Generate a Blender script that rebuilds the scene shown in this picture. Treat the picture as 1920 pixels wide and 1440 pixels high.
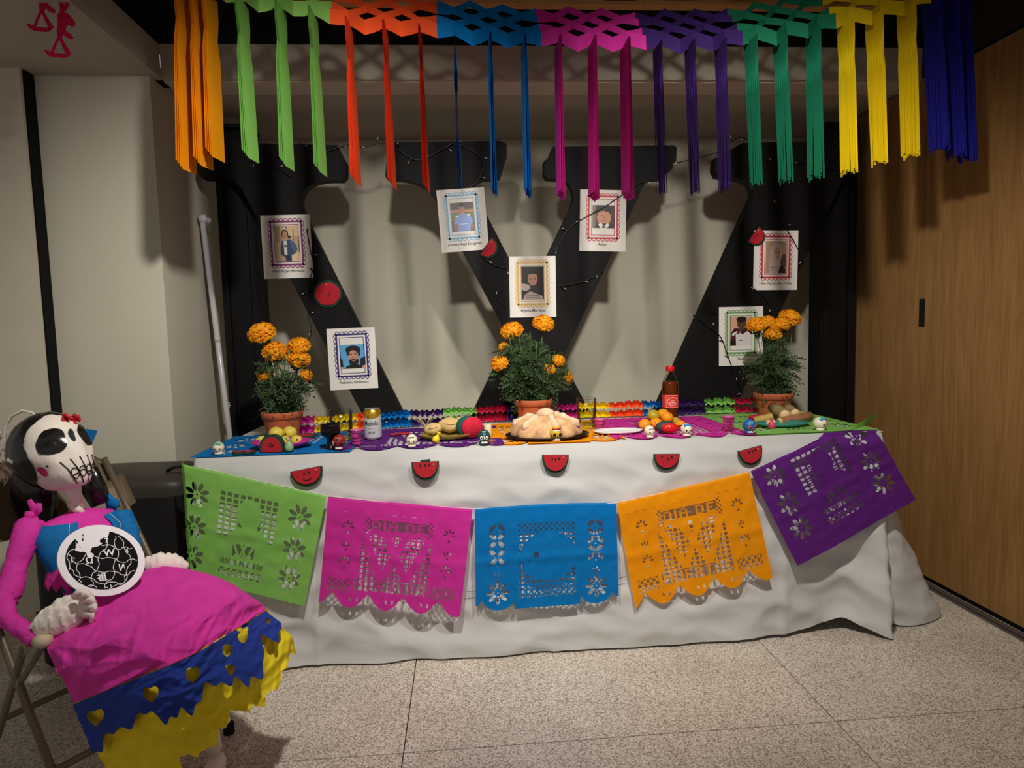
import bpy, math, random
import numpy as np
from mathutils import Vector, Matrix

random.seed(7)
for o in list(bpy.data.objects):
    bpy.data.objects.remove(o, do_unlink=True)
SC = bpy.context.scene
COL = SC.collection

# ---------------------------------------------------------------- camera
FPX = 1229.944
CAM = Vector((-0.3031723, -2.2694804, 1.1515186))
YAW, PITCH, ROLL = 0.0737445, 0.0836733, -0.0264573
_f = Vector((math.sin(YAW)*math.cos(PITCH), math.cos(YAW)*math.cos(PITCH), -math.sin(PITCH)))
_r = Vector((math.cos(YAW), -math.sin(YAW), 0))
_u = _r.cross(_f)
CR = math.cos(ROLL)*_r + math.sin(ROLL)*_u
CU = -math.sin(ROLL)*_r + math.cos(ROLL)*_u
CF = _f
cd = bpy.data.cameras.new('camera')
cd.sensor_width = 36.0
cd.lens = FPX/1920*36.0
cd.clip_start = 0.05
cam = bpy.data.objects.new('camera', cd)
COL.objects.link(cam)
Mx = Matrix.Identity(4)
for i in range(3):
    Mx[i][0] = CR[i]; Mx[i][1] = CU[i]; Mx[i][2] = -CF[i]; Mx[i][3] = CAM[i]
cam.matrix_world = Mx
SC.camera = cam

# ---------------------------------------------------------------- world, lamps, exposure
W = bpy.data.worlds.new('world'); SC.world = W
W.use_nodes = True
W.node_tree.nodes['Background'].inputs[0].default_value = (1.0, 0.95, 0.88, 1)
W.node_tree.nodes['Background'].inputs[1].default_value = 0.26
SC.view_settings.view_transform = 'Standard'
SC.view_settings.look = 'None'
SC.view_settings.gamma = 1.0
SC.view_settings.use_curve_mapping = False
SC.view_settings.exposure = 0.0

def spot(name, loc, aim, power, size, blend, rad, color=(1.0, 0.95, 0.88)):
    d = bpy.data.lights.new(name, 'SPOT')
    d.energy = power; d.spot_size = math.radians(size); d.spot_blend = blend
    d.shadow_soft_size = rad; d.color = color
    o = bpy.data.objects.new(name, d); COL.objects.link(o)
    o.location = loc
    o.rotation_euler = (Vector(aim)-Vector(loc)).to_track_quat('-Z', 'Y').to_euler()
    return o
spot('ceiling_spot_right', (0.30, -1.12, 2.20), (0.75, 0.55, 0.62), 125, 100, 0.9, 0.045)
spot('ceiling_spot_left', (-0.45, -1.12, 2.20), (-0.85, 0.55, 0.62), 120, 100, 0.9, 0.045)
spot('ceiling_spot_side', (-1.9, -1.5, 2.3), (-1.4, 0.1, 0.8), 31, 110, 0.7, 0.04)

# ---------------------------------------------------------------- unprojection of surveyed image points on to real planes
def at(px, py, x=None, y=None, z=None):
    d = CF + CR*((px-960)/FPX) - CU*((py-720)/FPX)
    if x is not None: t = (x-CAM[0])/d[0]
    elif y is not None: t = (y-CAM[1])/d[1]
    else: t = (z-CAM[2])/d[2]
    return CAM + d*t
def mpp(p):                                   # metres per pixel at a point
    return (Vector(p)-CAM).dot(CF)/FPX

# ---------------------------------------------------------------- materials
def lin(c):
    return tuple((v/12.92 if v <= 0.04045 else ((v+0.055)/1.055)**2.4) for v in [q/255.0 for q in c[:3]])+(1,)
MATS = {}
def mat(name, rgb, rough=0.7, metal=0.0, bump=0.0, bs=60.0, var=0.0, vs=6.0, stretch=None, transl=0.0, spec=0.4, coat=0.0):
    if name in MATS: return MATS[name]
    m = bpy.data.materials.new(name); m.use_nodes = True
    nt = m.node_tree; N = nt.nodes; L = nt.links
    b = N['Principled BSDF']; out = N['Material Output']
    b.inputs['Base Color'].default_value = lin(rgb)
    b.inputs['Roughness'].default_value = rough
    b.inputs['Metallic'].default_value = metal
    b.inputs['Specular IOR Level'].default_value = spec
    b.inputs['Coat Weight'].default_value = coat
    tc = N.new('ShaderNodeTexCoord'); mp = N.new('ShaderNodeMapping')
    L.new(tc.outputs['Object'], mp.inputs['Vector'])
    if stretch: mp.inputs['Scale'].default_value = stretch
    if True:
        n = N.new('ShaderNodeTexNoise'); n.inputs['Scale'].default_value = vs; n.inputs['Detail'].default_value = 4
        L.new(mp.outputs[0], n.inputs['Vector'])
        r = N.new('ShaderNodeValToRGB')
        c = lin(rgb); v = max(var, 0.03)
        r.color_ramp.elements[0].position = 0.3; r.color_ramp.elements[1].position = 0.7
        r.color_ramp.elements[0].color = (c[0]*(1-v), c[1]*(1-v), c[2]*(1-v), 1)
        r.color_ramp.elements[1].color = (min(1, c[0]*(1+v)), min(1, c[1]*(1+v)), min(1, c[2]*(1+v)), 1)
        L.new(n.outputs['Fac'], r.inputs[0]); L.new(r.outputs[0], b.inputs['Base Color'])
        colout = r.outputs[0]
    if bump:
        n2 = N.new('ShaderNodeTexNoise'); n2.inputs['Scale'].default_value = bs; n2.inputs['Detail'].default_value = 3
        L.new(mp.outputs[0], n2.inputs['Vector'])
        bp = N.new('ShaderNodeBump'); bp.inputs['Strength'].default_value = bump; bp.inputs['Distance'].default_value = 0.004
        L.new(n2.outputs['Fac'], bp.inputs['Height']); L.new(bp.outputs[0], b.inputs['Normal'])
    if transl:
        t = N.new('ShaderNodeBsdfTranslucent'); L.new(colout, t.inputs['Color'])
        mx = N.new('ShaderNodeMixShader'); mx.inputs[0].default_value = transl
        L.new(b.outputs[0], mx.inputs[1]); L.new(t.outputs[0], mx.inputs[2]); L.new(mx.outputs[0], out.inputs['Surface'])
    MATS[name] = m
    return m
def glassmat(name, tint=(255, 255, 255), refl=0.9, dens=0.0):
    if name in MATS: return MATS[name]
    m = bpy.data.materials.new(name); m.use_nodes = True
    nt = m.node_tree; N = nt.nodes; L = nt.links
    N.remove(N['Principled BSDF'])
    t = N.new('ShaderNodeBsdfTransparent'); t.inputs[0].default_value = lin(tint)
    g = N.new('ShaderNodeBsdfGlossy'); g.inputs['Roughness'].default_value = 0.03
    lw = N.new('ShaderNodeLayerWeight'); lw.inputs[0].default_value = 0.15
    mu = N.new('ShaderNodeMath'); mu.operation = 'MULTIPLY'; mu.inputs[1].default_value = refl
    L.new(lw.outputs['Fresnel'], mu.inputs[0])
    mx = N.new('ShaderNodeMixShader'); L.new(mu.outputs[0], mx.inputs[0]); L.new(t.outputs[0], mx.inputs[1]); L.new(g.outputs[0], mx.inputs[2])
    L.new(mx.outputs[0], N['Material Output'].inputs['Surface'])
    MATS[name] = m
    return m
def woodmat(name, ca, cb, scale=1.0, rough=0.45):
    m = bpy.data.materials.new(name); m.use_nodes = True
    nt = m.node_tree; N = nt.nodes; L = nt.links; b = N['Principled BSDF']
    b.inputs['Roughness'].default_value = rough; b.inputs['Specular IOR Level'].default_value = 0.3
    tc = N.new('ShaderNodeTexCoord'); mp = N.new('ShaderNodeMapping'); mp.inputs['Scale'].default_value = (9*scale, 9*scale, 0.9*scale)
    L.new(tc.outputs['Object'], mp.inputs['Vector'])
    n = N.new('ShaderNodeTexNoise'); n.inputs['Scale'].default_value = 2.2; n.inputs['Detail'].default_value = 6; n.inputs['Roughness'].default_value = 0.6; n.inputs['Distortion'].default_value = 1.2
    L.new(mp.outputs[0], n.inputs['Vector'])
    mp2 = N.new('ShaderNodeMapping'); mp2.inputs['Scale'].default_value = (120*scale, 120*scale, 3*scale)
    L.new(tc.outputs['Object'], mp2.inputs['Vector'])
    n2 = N.new('ShaderNodeTexNoise'); n2.inputs['Scale'].default_value = 1.5; n2.inputs['Detail'].default_value = 4
    L.new(mp2.outputs[0], n2.inputs['Vector'])
    ad = N.new('ShaderNodeMath'); ad.operation = 'MULTIPLY_ADD'; ad.inputs[1].default_value = 0.4
    L.new(n2.outputs['Fac'], ad.inputs[0]); 
    m3 = N.new('ShaderNodeMath'); m3.operation = 'MULTIPLY'; m3.inputs[1].default_value = 0.6
    L.new(n.outputs['Fac'], m3.inputs[0]); L.new(m3.outputs[0], ad.inputs[2])
    r = N.new('ShaderNodeValToRGB'); r.color_ramp.elements[0].position = 0.32; r.color_ramp.elements[1].position = 0.66
    r.color_ramp.elements[0].color = lin(ca); r.color_ramp.elements[1].color = lin(cb)
    L.new(ad.outputs[0], r.inputs[0]); L.new(r.outputs[0], b.inputs['Base Color'])
    bp = N.new('ShaderNodeBump'); bp.inputs['Strength'].default_value = 0.15; bp.inputs['Distance'].default_value = 0.002
    L.new(ad.outputs[0], bp.inputs['Height']); L.new(bp.outputs[0], b.inputs['Normal'])
    MATS[name] = m
    return m
def terrazzo(name):
    m = bpy.data.materials.new(name); m.use_nodes = True
    nt = m.node_tree; N = nt.nodes; L = nt.links; b = N['Principled BSDF']
    b.inputs['Roughness'].default_value = 0.42; b.inputs['Specular IOR Level'].default_value = 0.35
    tc = N.new('ShaderNodeTexCoord')
    n = N.new('ShaderNodeTexNoise'); n.inputs['Scale'].default_value = 230; n.inputs['Detail'].default_value = 2; n.inputs['Roughness'].default_value = 0.7
    L.new(tc.outputs['Object'], n.inputs['Vector'])
    r = N.new('ShaderNodeValToRGB'); e = r.color_ramp.elements
    e[0].position = 0.38; e[0].color = lin((134, 122, 108)); e[1].position = 0.50; e[1].color = lin((216, 204, 190))
    e2 = e.new(0.62); e2.color = lin((244, 234, 220))
    L.new(n.outputs['Fac'], r.inputs[0])
    n2 = N.new('ShaderNodeTexNoise'); n2.inputs['Scale'].default_value = 3; n2.inputs['Detail'].default_value = 5
    L.new(tc.outputs['Object'], n2.inputs['Vector'])
    r2 = N.new('ShaderNodeValToRGB'); r2.color_ramp.elements[0].position = .3; r2.color_ramp.elements[1].position = .7
    r2.color_ramp.elements[0].color = (.8, .79, .77, 1); r2.color_ramp.elements[1].color = (1, 1, 1, 1)
    L.new(n2.outputs['Fac'], r2.inputs[0])
    mx = N.new('ShaderNodeMixRGB'); mx.blend_type = 'MULTIPLY'; mx.inputs[0].default_value = 1
    L.new(r.outputs[0], mx.inputs[1]); L.new(r2.outputs[0], mx.inputs[2]); L.new(mx.outputs[0], b.inputs['Base Color'])
    MATS[name] = m
    return m

# ---------------------------------------------------------------- object helpers
def wloc(o):
    v = Vector((0, 0, 0))
    while o: v += o.location; o = o.parent
    return v
def tag(o, label=None, cat=None, group=None, kind=None):
    if label: o['label'] = label
    if cat: o['category'] = cat
    if group: o['group'] = group
    if kind: o['kind'] = kind
    return o
def thing(name, label, cat, loc=(0, 0, 0), group=None):
    o = bpy.data.objects.new(name, None); COL.objects.link(o)
    o.location = loc; o.empty_display_size = 0.02
    return tag(o, label, cat, group)
def mesh_obj(name, verts, faces, mats, parent=None, idx=None, smooth=False, local=False):
    V = np.asarray(verts, float).reshape(-1, 3)
    me = bpy.data.meshes.new(name)
    if parent is None:
        if local: base = Vector((0, 0, 0))
        else: base = Vector(((V[:, 0].min()+V[:, 0].max())/2, (V[:, 1].min()+V[:, 1].max())/2, V[:, 2].min()))
    else:
        base = Vector((0, 0, 0)) if local else wloc(parent)
    V = V-np.array(base)
    me.from_pydata(V.tolist(), [], [list(f) for f in faces])
    for m in (mats if isinstance(mats, (list, tuple)) else [mats]): me.materials.append(m)
    if idx is not None: me.polygons.foreach_set('material_index', list(idx))
    if smooth: me.polygons.foreach_set('use_smooth', [True]*len(me.polygons))
    me.update()
    o = bpy.data.objects.new(name, me); COL.objects.link(o)
    if parent is None: o.location = base if not local else (0, 0, 0)
    else: o.parent = parent
    return o
class MB:
    def __init__(s): s.v = []; s.f = []; s.i = []; s.cur = 0
    def add(s, vs, fs):
        n = len(s.v); s.v += [tuple(p) for p in vs]
        for f in fs: s.f.append([a+n for a in f]); s.i.append(s.cur)
        return s
    def box(s, a, b, bev=0.0):
        x0, y0, z0 = a; x1, y1, z1 = b
        if bev <= 0:
            return s.add([(x0,y0,z0),(x1,y0,z0),(x1,y1,z0),(x0,y1,z0),(x0,y0,z1),(x1,y0,z1),(x1,y1,z1),(x0,y1,z1)],
                         [(0,3,2,1),(4,5,6,7),(0,1,5,4),(1,2,6,5),(2,3,7,6),(3,0,4,7)])
        e = bev; vs = []; 
        for (z, k) in ((z0, e), (z0+e, 0), (z1-e, 0), (z1, e)):
            for (sx, sy) in ((0,0),(1,0),(1,1),(0,1)):
                X = (x0, x1)[sx]; Y = (y0, y1)[sy]; ix = 1-2*sx; iy = 1-2*sy
                if sx == sy: vs += [(X+ix*k, Y+iy*(e+k), z), (X+ix*(e+k), Y+iy*k, z)] if (sx == 0) else [(X+ix*k, Y+iy*(e+k), z), (X+ix*(e+k), Y+iy*k, z)]
                else: vs += [(X+ix*(e+k), Y+iy*k, z), (X+ix*k, Y+iy*(e+k), z)]
        fs = [tuple(reversed(range(8))), tuple(range(24, 32))]
        for r in range(3):
            for k in range(8):
                fs.append((r*8+k, r*8+(k+1) % 8, (r+1)*8+(k+1) % 8, (r+1)*8+k))
        return s.add(vs, fs)
    def tube(s, pts, rad, seg=8, cap=True, flat=1.0, side=None):
        pts = [Vector(p) for p in pts]; n = len(pts)
        if not isinstance(rad, (list, tuple)): rad = [rad]*n
        vs = []; prev = None
        for k, p in enumerate(pts):
            d = (pts[min(k+1, n-1)]-pts[max(k-1, 0)])
            if d.length < 1e-9: d = Vector((0, 0, 1))
            d.normalize()
            if prev is None:
                a = Vector(side) if side else (Vector((0, 0, 1)) if abs(d.z) < 0.9 else Vector((1, 0, 0)))
            else: a = prev
            a = (a-d*a.dot(d)).normalized(); prev = a; b = d.cross(a)
            for q in range(seg):
                t = 2*math.pi*q/seg
                vs.append(p+a*(math.cos(t)*rad[k])+b*(math.sin(t)*rad[k]*flat))
        fs = [(k*seg+q, k*seg+(q+1) % seg, (k+1)*seg+(q+1) % seg, (k+1)*seg+q) for k in range(n-1) for q in range(seg)]
        if cap: fs += [tuple(reversed(range(seg))), tuple(range((n-1)*seg, n*seg))]
        return s.add(vs, fs)
    def lathe(s, prof, c=(0, 0, 0), seg=24, sx=1.0, sy=1.0, cap0=True, cap1=True, wob=None):
        vs = []
        for k, (r, z) in enumerate(prof):
            for q in range(seg):
                t = 2*math.pi*q/seg; w = wob(t, k) if wob else 1.0
                vs.append((c[0]+r*w*math.cos(t)*sx, c[1]+r*w*math.sin(t)*sy, c[2]+z))
        n = len(prof)
        fs = [(k*seg+q, k*seg+(q+1) % seg, (k+1)*seg+(q+1) % seg, (k+1)*seg+q) for k in range(n-1) for q in range(seg)]
        if cap0: fs.append(tuple(reversed(range(seg))))
        if cap1: fs.append(tuple(range((n-1)*seg, n*seg)))
        return s.add(vs, fs)
    def ball(s, c, r, seg=16, rings=10, M=None, fn=None):
        if not isinstance(r, (list, tuple)): r = (r, r, r)
        vs = []
        def P(d):
            k = fn(d) if fn else 1.0
            v = Vector((d[0]*r[0]*k, d[1]*r[1]*k, d[2]*r[2]*k))
            if M: v = M @ v
            return tuple(Vector(c)+v)
        vs.append(P((0, 0, -1)))
        for i in range(1, rings):
            e = -math.pi/2+math.pi*i/rings
            for q in range(seg):
                t = 2*math.pi*q/seg; vs.append(P((math.cos(e)*math.cos(t), math.cos(e)*math.sin(t), math.sin(e))))
        vs.append(P((0, 0, 1)))
        fs = [(0, 1+(q+1) % seg, 1+q) for q in range(seg)]
        for i in range(rings-2):
            for q in range(seg):
                a = 1+i*seg+q; b = 1+i*seg+(q+1) % seg; fs.append((a, b, b+seg, a+seg))
        last = len(vs)-1; o = 1+(rings-2)*seg
        fs += [(o+q, o+(q+1) % seg, last) for q in range(seg)]
        return s.add(vs, fs)
    def prism(s, poly, fn0, fn1):                    # poly: 2D points; fn0/fn1 map a 2D point to 3D front/back
        n = len(poly)
        vs = [fn0(p) for p in poly]+[fn1(p) for p in poly]
        fs = [tuple(range(n)), tuple(reversed(range(n, 2*n)))]+[(k, n+k, n+(k+1) % n, (k+1) % n) for k in range(n)]
        return s.add(vs, fs)
    def grid(s, nu, nv, fn):
        vs = [fn(i/(nu-1), j/(nv-1)) for j in range(nv) for i in range(nu)]
        return s.add(vs, [(j*nu+i, j*nu+i+1, (j+1)*nu+i+1, (j+1)*nu+i) for j in range(nv-1) for i in range(nu-1)])
    def build(s, name, mats, parent=None, smooth=False, local=False):
        return mesh_obj(name, s.v, s.f, mats, parent, s.i if isinstance(mats, (list, tuple)) and len(mats) > 1 else None, smooth, local)
def copy_thing(o, loc, rz=None, label=None, parent=None):
    r = o.copy(); COL.objects.link(r); r.location = loc
    if parent: r.parent = parent
    if rz is not None: r.rotation_euler = (0, 0, rz)
    if label: r['label'] = label
    for ch in list(o.children):
        c = ch.copy(); COL.objects.link(c); c.parent = r
        for g in list(ch.children):
            d = g.copy(); COL.objects.link(d); d.parent = c
    return r

def nz(x, y, seed=0, n=7, f=1.0):                   # smooth pseudo noise, vectorised, about -1..1
    rs = np.random.RandomState(seed); s = 0*x
    for k in range(n):
        a = rs.uniform(0, 2*math.pi); w = f*(0.6+1.1*rs.rand()); ph = rs.uniform(0, 6.28)
        s = s+np.sin(w*(x*math.cos(a)+y*math.sin(a))+ph+0.9*np.sin(w*0.7*(y*math.cos(a)-x*math.sin(a))+ph*2))
    return s/n*1.7
def ridge(x, y, seed=0, f=1.0):
    return 1-2*np.abs(nz(x, y, seed, 4, f))

def march(name, Wd, Hd, cell, field, mapf, mats, parent=None, label=None, smooth=True):
    nu = int(round(Wd/cell)); nv = int(round(Hd/cell))
    us = np.linspace(0, Wd, nu+1); vs = np.linspace(0, Hd, nv+1)
    U, V = np.meshgrid(us, vs)
    F = field(U, V)
    F = np.where(np.abs(F) < 1e-6, 1e-6, F)
    ins = F > 0
    idn = -np.ones(F.shape, int)
    pu = []; pv = []
    jj, ii = np.nonzero(ins)
    idn[jj, ii] = np.arange(len(jj)); pu = list(U[jj, ii]); pv = list(V[jj, ii])
    cnt = ins[:-1, :-1].astype(int)+ins[1:, :-1]+ins[:-1, 1:]+ins[1:, 1:]
    fj, fi = np.nonzero(cnt == 4)
    faces = np.stack([idn[fj, fi], idn[fj+1, fi], idn[fj+1, fi+1], idn[fj, fi+1]], 1).tolist()
    ed = {}
    def cross(a, b):
        k = (a, b) if a < b else (b, a)
        if k in ed: return ed[k]
        fa = F[a]; fb = F[b]; t = fa/(fa-fb)
        t = min(max(t, 0.02), 0.98)
        pu.append(U[a]+(U[b]-U[a])*t); pv.append(V[a]+(V[b]-V[a])*t)
        ed[k] = len(pu)-1
        return ed[k]
    mj, mi = np.nonzero((cnt > 0) & (cnt < 4))
    for j, i in zip(mj.tolist(), mi.tolist()):
        c = [(j, i), (j+1, i), (j+1, i+1), (j, i+1)]
        poly = []
        for k in range(4):
            a = c[k]; b = c[(k+1) % 4]
            if ins[a]: poly.append(int(idn[a]))
            if ins[a] != ins[b]: poly.append(cross(a, b))
        if len(poly) > 2: faces.append(poly)
    P = mapf(np.array(pu), np.array(pv))
    o = mesh_obj(name, P, faces, mats, parent, None, smooth)
    if label: o['label'] = label
    return o
# inside-positive shape fields
def fbox(u, v, cx, cy, hx, hy): return np.minimum(hx-np.abs(u-cx), hy-np.abs(v-cy))
def fell(u, v, cx, cy, a, b, ang=0.0):
    c, s = math.cos(ang), math.sin(ang); x = (u-cx)*c+(v-cy)*s; y = -(u-cx)*s+(v-cy)*c
    return (1-np.sqrt((x/a)**2+(y/b)**2))*min(a, b)
def fflower(u, v, cx, cy, r, n=8, ph=0.39, r0=0.0):
    h = fell(u, v, cx, cy, r*.08, r*.08)
    for k in range(n):
        a = 2*math.pi*k/n+ph
        h = np.maximum(h, fell(u, v, cx+math.cos(a)*r*.63, cy+math.sin(a)*r*.63, r*.36, r*.17, a))
    return h
def fseg(u, v, a, b, w):
    ax, ay = a; bx, by = b; dx, dy = bx-ax, by-ay; L = dx*dx+dy*dy
    t = np.clip(((u-ax)*dx+(v-ay)*dy)/L, 0, 1)
    return w/2-np.hypot(u-ax-t*dx, v-ay-t*dy)
def flattice(u, v, cx, cy, hx, hy, p, bar=0.3):
    x = (u-cx+v-cy)/1.4142; y = (u-cx-v+cy)/1.4142
    x = np.abs((x/p) % 1-.5)*p; y = np.abs((y/p) % 1-.5)*p
    return np.minimum(fbox(u, v, cx, cy, hx, hy), p*(.5-bar/2)-np.maximum(x, y))
def fcells(u, v, x0, y0, x1, y1, nx, ny, bar=0.3):
    px_, py_ = (x1-x0)/nx, (y1-y0)/ny
    x = np.abs(((u-x0)/px_) % 1-.5)*px_; y = np.abs(((v-y0)/py_) % 1-.5)*py_
    return np.minimum(np.minimum(np.minimum(u-x0, x1-u), np.minimum(v-y0, y1-v)), np.minimum(px_*(.5-bar/2)-x, py_*(.5-bar/2)-y))
def fW(u, v, cx, cy, w, h, st):
    x = lambda k: cx+w*k; t = cy-h/2; b = cy+h/2
    f = fseg(u, v, (x(-.42), t), (x(-.16), b), st)
    for a_, b_ in (((x(-.14), t), (x(.16), b)), ((x(.12), t), (x(-.16), b)), ((x(.42), t), (x(.16), b))): f = np.maximum(f, fseg(u, v, a_, b_, st))
    for k in (-.42, -.14, .12, .42): f = np.maximum(f, fbox(u, v, x(k), t, w*.10, st*.35))
    return f
GLY = {'D': ['1110', '1001', '1001', '1001', '1001', '1001', '1110'], 'I': ['1', '1', '1', '1', '1', '1', '1'],
       'A': ['0110', '1001', '1001', '1111', '1001', '1001', '1001'], 'E': ['1111', '1000', '1000', '1110', '1000', '1000', '1111'],
       'M': ['10001', '11011', '10101', '10101', '10001', '10001', '10001'], 'U': ['1001', '1001', '1001', '1001', '1001', '1001', '0110'],
       'R': ['1110', '1001', '1001', '1110', '1010', '1001', '1001'], 'T': ['111', '010', '010', '010', '010', '010', '010'],
       'O': ['0110', '1001', '1001', '1001', '1001', '1001', '0110'], 'S': ['0111', '1000', '1000', '0110', '0001', '0001', '1110'],
       'Y': ['101', '101', '101', '010', '010', '010', '010'], 'H': ['1001', '1001', '1001', '1111', '1001', '1001', '1001'],
       ' ': ['0', '0', '0', '0', '0', '0', '0']}
def ftext(u, v, s, x0, y0, w, h):
    cols = [''.join(''.join(q*2 for q in GLY[c][r])+'000' for c in s)[:-3] for r in range(7)]
    B = np.array([[int(q) for q in r] for r in cols]); nc = B.shape[1]
    i = np.floor((u-x0)/w*nc).astype(int); j = np.floor((v-y0)/h*7).astype(int)
    ok = (i >= 0) & (i < nc) & (j >= 0) & (j < 7)
    val = B[np.clip(j, 0, 6), np.clip(i, 0, nc-1)]
    return np.where(ok & (val > 0), 0.0006, -0.0006)

def cr1(P, t):                                       # Catmull-Rom, P (n,...), t array 0..1
    n = len(P); x = np.clip(t, 0, 1)*(n-1); k = np.clip(np.floor(x).astype(int), 0, n-2); f = x-k
    g = lambda q: P[np.clip(q, 0, n-1)]
    p0 = g(k-1); p1 = g(k); p2 = g(k+1); p3 = g(k+2)
    return p0, p1, p2, p3, f
def net(P, u, v):                                    # P (R,C,3); u across columns, v down rows
    P = np.asarray(P, float); R_, C_, _ = P.shape
    x = np.clip(v, 0, 1)*(R_-1); k = np.clip(np.floor(x).astype(int), 0, R_-2); f = x-k
    def w4(f): return [(-f+2*f*f-f**3)/2, (2-5*f*f+3*f**3)/2, (f+4*f*f-3*f**3)/2, (-f*f+f**3)/2]
    y = np.clip(u, 0, 1)*(C_-1); m = np.clip(np.floor(y).astype(int), 0, C_-2); g = y-m
    wv = w4(f); wu = w4(g); out = np.zeros(u.shape+(3,))
    for a in range(4):
        for b in range(4):
            out += (wv[a]*wu[b])[..., None]*P[np.clip(k-1+a, 0, R_-1), np.clip(m-1+b, 0, C_-1)]
    return out

def text_mesh(txt, size, bold=0.0):
    cu = bpy.data.curves.new('t', 'FONT'); cu.body = txt; cu.size = size; cu.align_x = 'CENTER'; cu.offset = bold
    ob = bpy.data.objects.new('t', cu); COL.objects.link(ob)
    dg = bpy.context.evaluated_depsgraph_get(); dg.update()
    me = bpy.data.meshes.new_from_object(ob.evaluated_get(dg))
    V = [tuple(v.co) for v in me.vertices]; F = [tuple(p.vertices) for p in me.polygons]
    bpy.data.objects.remove(ob, do_unlink=True); bpy.data.curves.remove(cu); bpy.data.meshes.remove(me)
    return V, F
# ================================================================ ROOM
H = 2.17
m_wall = mat('wall_paint', (208, 202, 182), 0.85, bump=0.08, bs=220, var=0.02, vs=2)
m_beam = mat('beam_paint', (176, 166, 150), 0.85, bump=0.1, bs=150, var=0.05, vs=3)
m_black = mat('black_paint', (11, 9, 9), 0.65, bump=0.06, bs=90, var=0.15, vs=4, spec=.2)
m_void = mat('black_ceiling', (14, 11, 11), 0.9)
m_oak = woodmat('oak_veneer', (134, 96, 54), (172, 130, 78))
m_plank = woodmat('ceiling_wood', (96, 62, 40), (142, 98, 66), 1.0, 0.6)
m_edge = mat('ceiling_edge_wood', (190, 140, 86), 0.5, var=0.1, stretch=(1, 8, 8))
m_terr = terrazzo('terrazzo')
m_joint = mat('dark_joint', (40, 34, 30), 0.9)
m_alu = mat('grey_metal_track', (120, 116, 110), 0.4, metal=0.6)

def struct(name, mb, m, label=None):
    o = mb.build(name, m); o['kind'] = 'structure'
    if label: o['label'] = label
    return o
fl = struct('floor', MB().box((-4.3, -3.2, -0.05), (2.1, 2.0, -0.006)), m_joint, 'terrazzo floor of large square slabs with dark joints')
tx = [-0.5008+1.235*k for k in range(-4, 3)]; ty = [-0.540+1.235*k for k in range(-3, 3)]
for i in range(len(tx)-1):
    for j in range(len(ty)-1):
        x0, x1 = tx[i]+.0016, min(tx[i+1]-.0016, 1.70); y0, y1 = ty[j]+.0016, min(ty[j+1]-.0016, 1.5)
        if x0 > 1.65 or x1 < -3.6 or y1 < -2.9: continue
        MB().box((x0, y0, -0.006), (x1, y1, 0.0)).build('floor_slab', m_terr, fl)
wb = struct('wall_back', MB().box((-1.6, 1.356, 0), (1.80, 1.45, 2.4)), m_wall, 'pale painted back wall of the niche behind the black letters')
# left side: front facing wall, niche cheek, near pier and black jamb
XC = at(312, 600, y=.472)[0]
wl_ = struct('wall_left', MB().box((-2.2, 0.472, 0), (XC, 0.56, H)), m_wall, 'pale wall left of the altar with a corner into the niche')
struct('wall_left', MB().box((XC-.06, .5605, 0), (XC-.0002, 1.355, H)), m_wall, 'pale cheek of the niche left of the left column')
tr = struct('trim_1', MB().box((-1.917, 0.412, 0), (-1.9105, 0.4715, H)).box((-1.9450, 0.412, 0), (-1.9171, 0.4715, H)), m_black, 'narrow black jamb between the pale pier and the left wall')
pier = struct('wall_pier', MB().box((-3.6, 0.395, 0), (-1.917, 0.4115, 2.6)), mat('pier_paint', (208, 200, 180), 0.85, bump=0.08, bs=200, var=0.02), 'pale painted pier at the left edge')
# ceilings: low soffit left, recess, dropped fascia, niche soffit
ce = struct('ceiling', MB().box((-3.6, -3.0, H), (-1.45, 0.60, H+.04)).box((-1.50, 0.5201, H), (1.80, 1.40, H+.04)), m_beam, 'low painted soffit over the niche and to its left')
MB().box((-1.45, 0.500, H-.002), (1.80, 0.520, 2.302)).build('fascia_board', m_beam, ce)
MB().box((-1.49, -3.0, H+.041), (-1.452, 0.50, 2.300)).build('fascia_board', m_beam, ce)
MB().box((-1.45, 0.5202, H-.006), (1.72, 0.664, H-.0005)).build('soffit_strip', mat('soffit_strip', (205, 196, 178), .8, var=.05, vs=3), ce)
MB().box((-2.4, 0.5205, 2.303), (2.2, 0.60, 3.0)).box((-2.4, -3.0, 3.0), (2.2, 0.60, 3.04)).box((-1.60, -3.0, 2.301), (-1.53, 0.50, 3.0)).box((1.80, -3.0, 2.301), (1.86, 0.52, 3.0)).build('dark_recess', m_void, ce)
# wooden slat ceiling, planks running away from the niche
wc = struct('ceiling_wood', MB().box((-1.02, 0.30, 2.372), (1.42, 0.345, 2.425)), m_edge, 'pale wooden edge board and brown planks of the dropped ceiling')
x = -1.02
cols = [m_plank, woodmat('ceiling_wood_dark', (58, 36, 26), (88, 56, 38), 1, .6), woodmat('ceiling_wood_light', (128, 92, 64), (164, 122, 86), 1, .6)]
k = 0
while x < 1.40:
    y = 0.298
    yy = [0.298, 0.298-.25-.35*random.random(), -0.8, -1.6]
    w = 0.118
    for q in range(3):
        MB().box((x+.001, yy[q+1]+.001, 2.384+.004*random.random()), (x+w-.001, yy[q]-.001, 2.41)).build('plank', cols[random.choice([0, 0, 1, 2, 0])], wc)
    x += w
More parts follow.
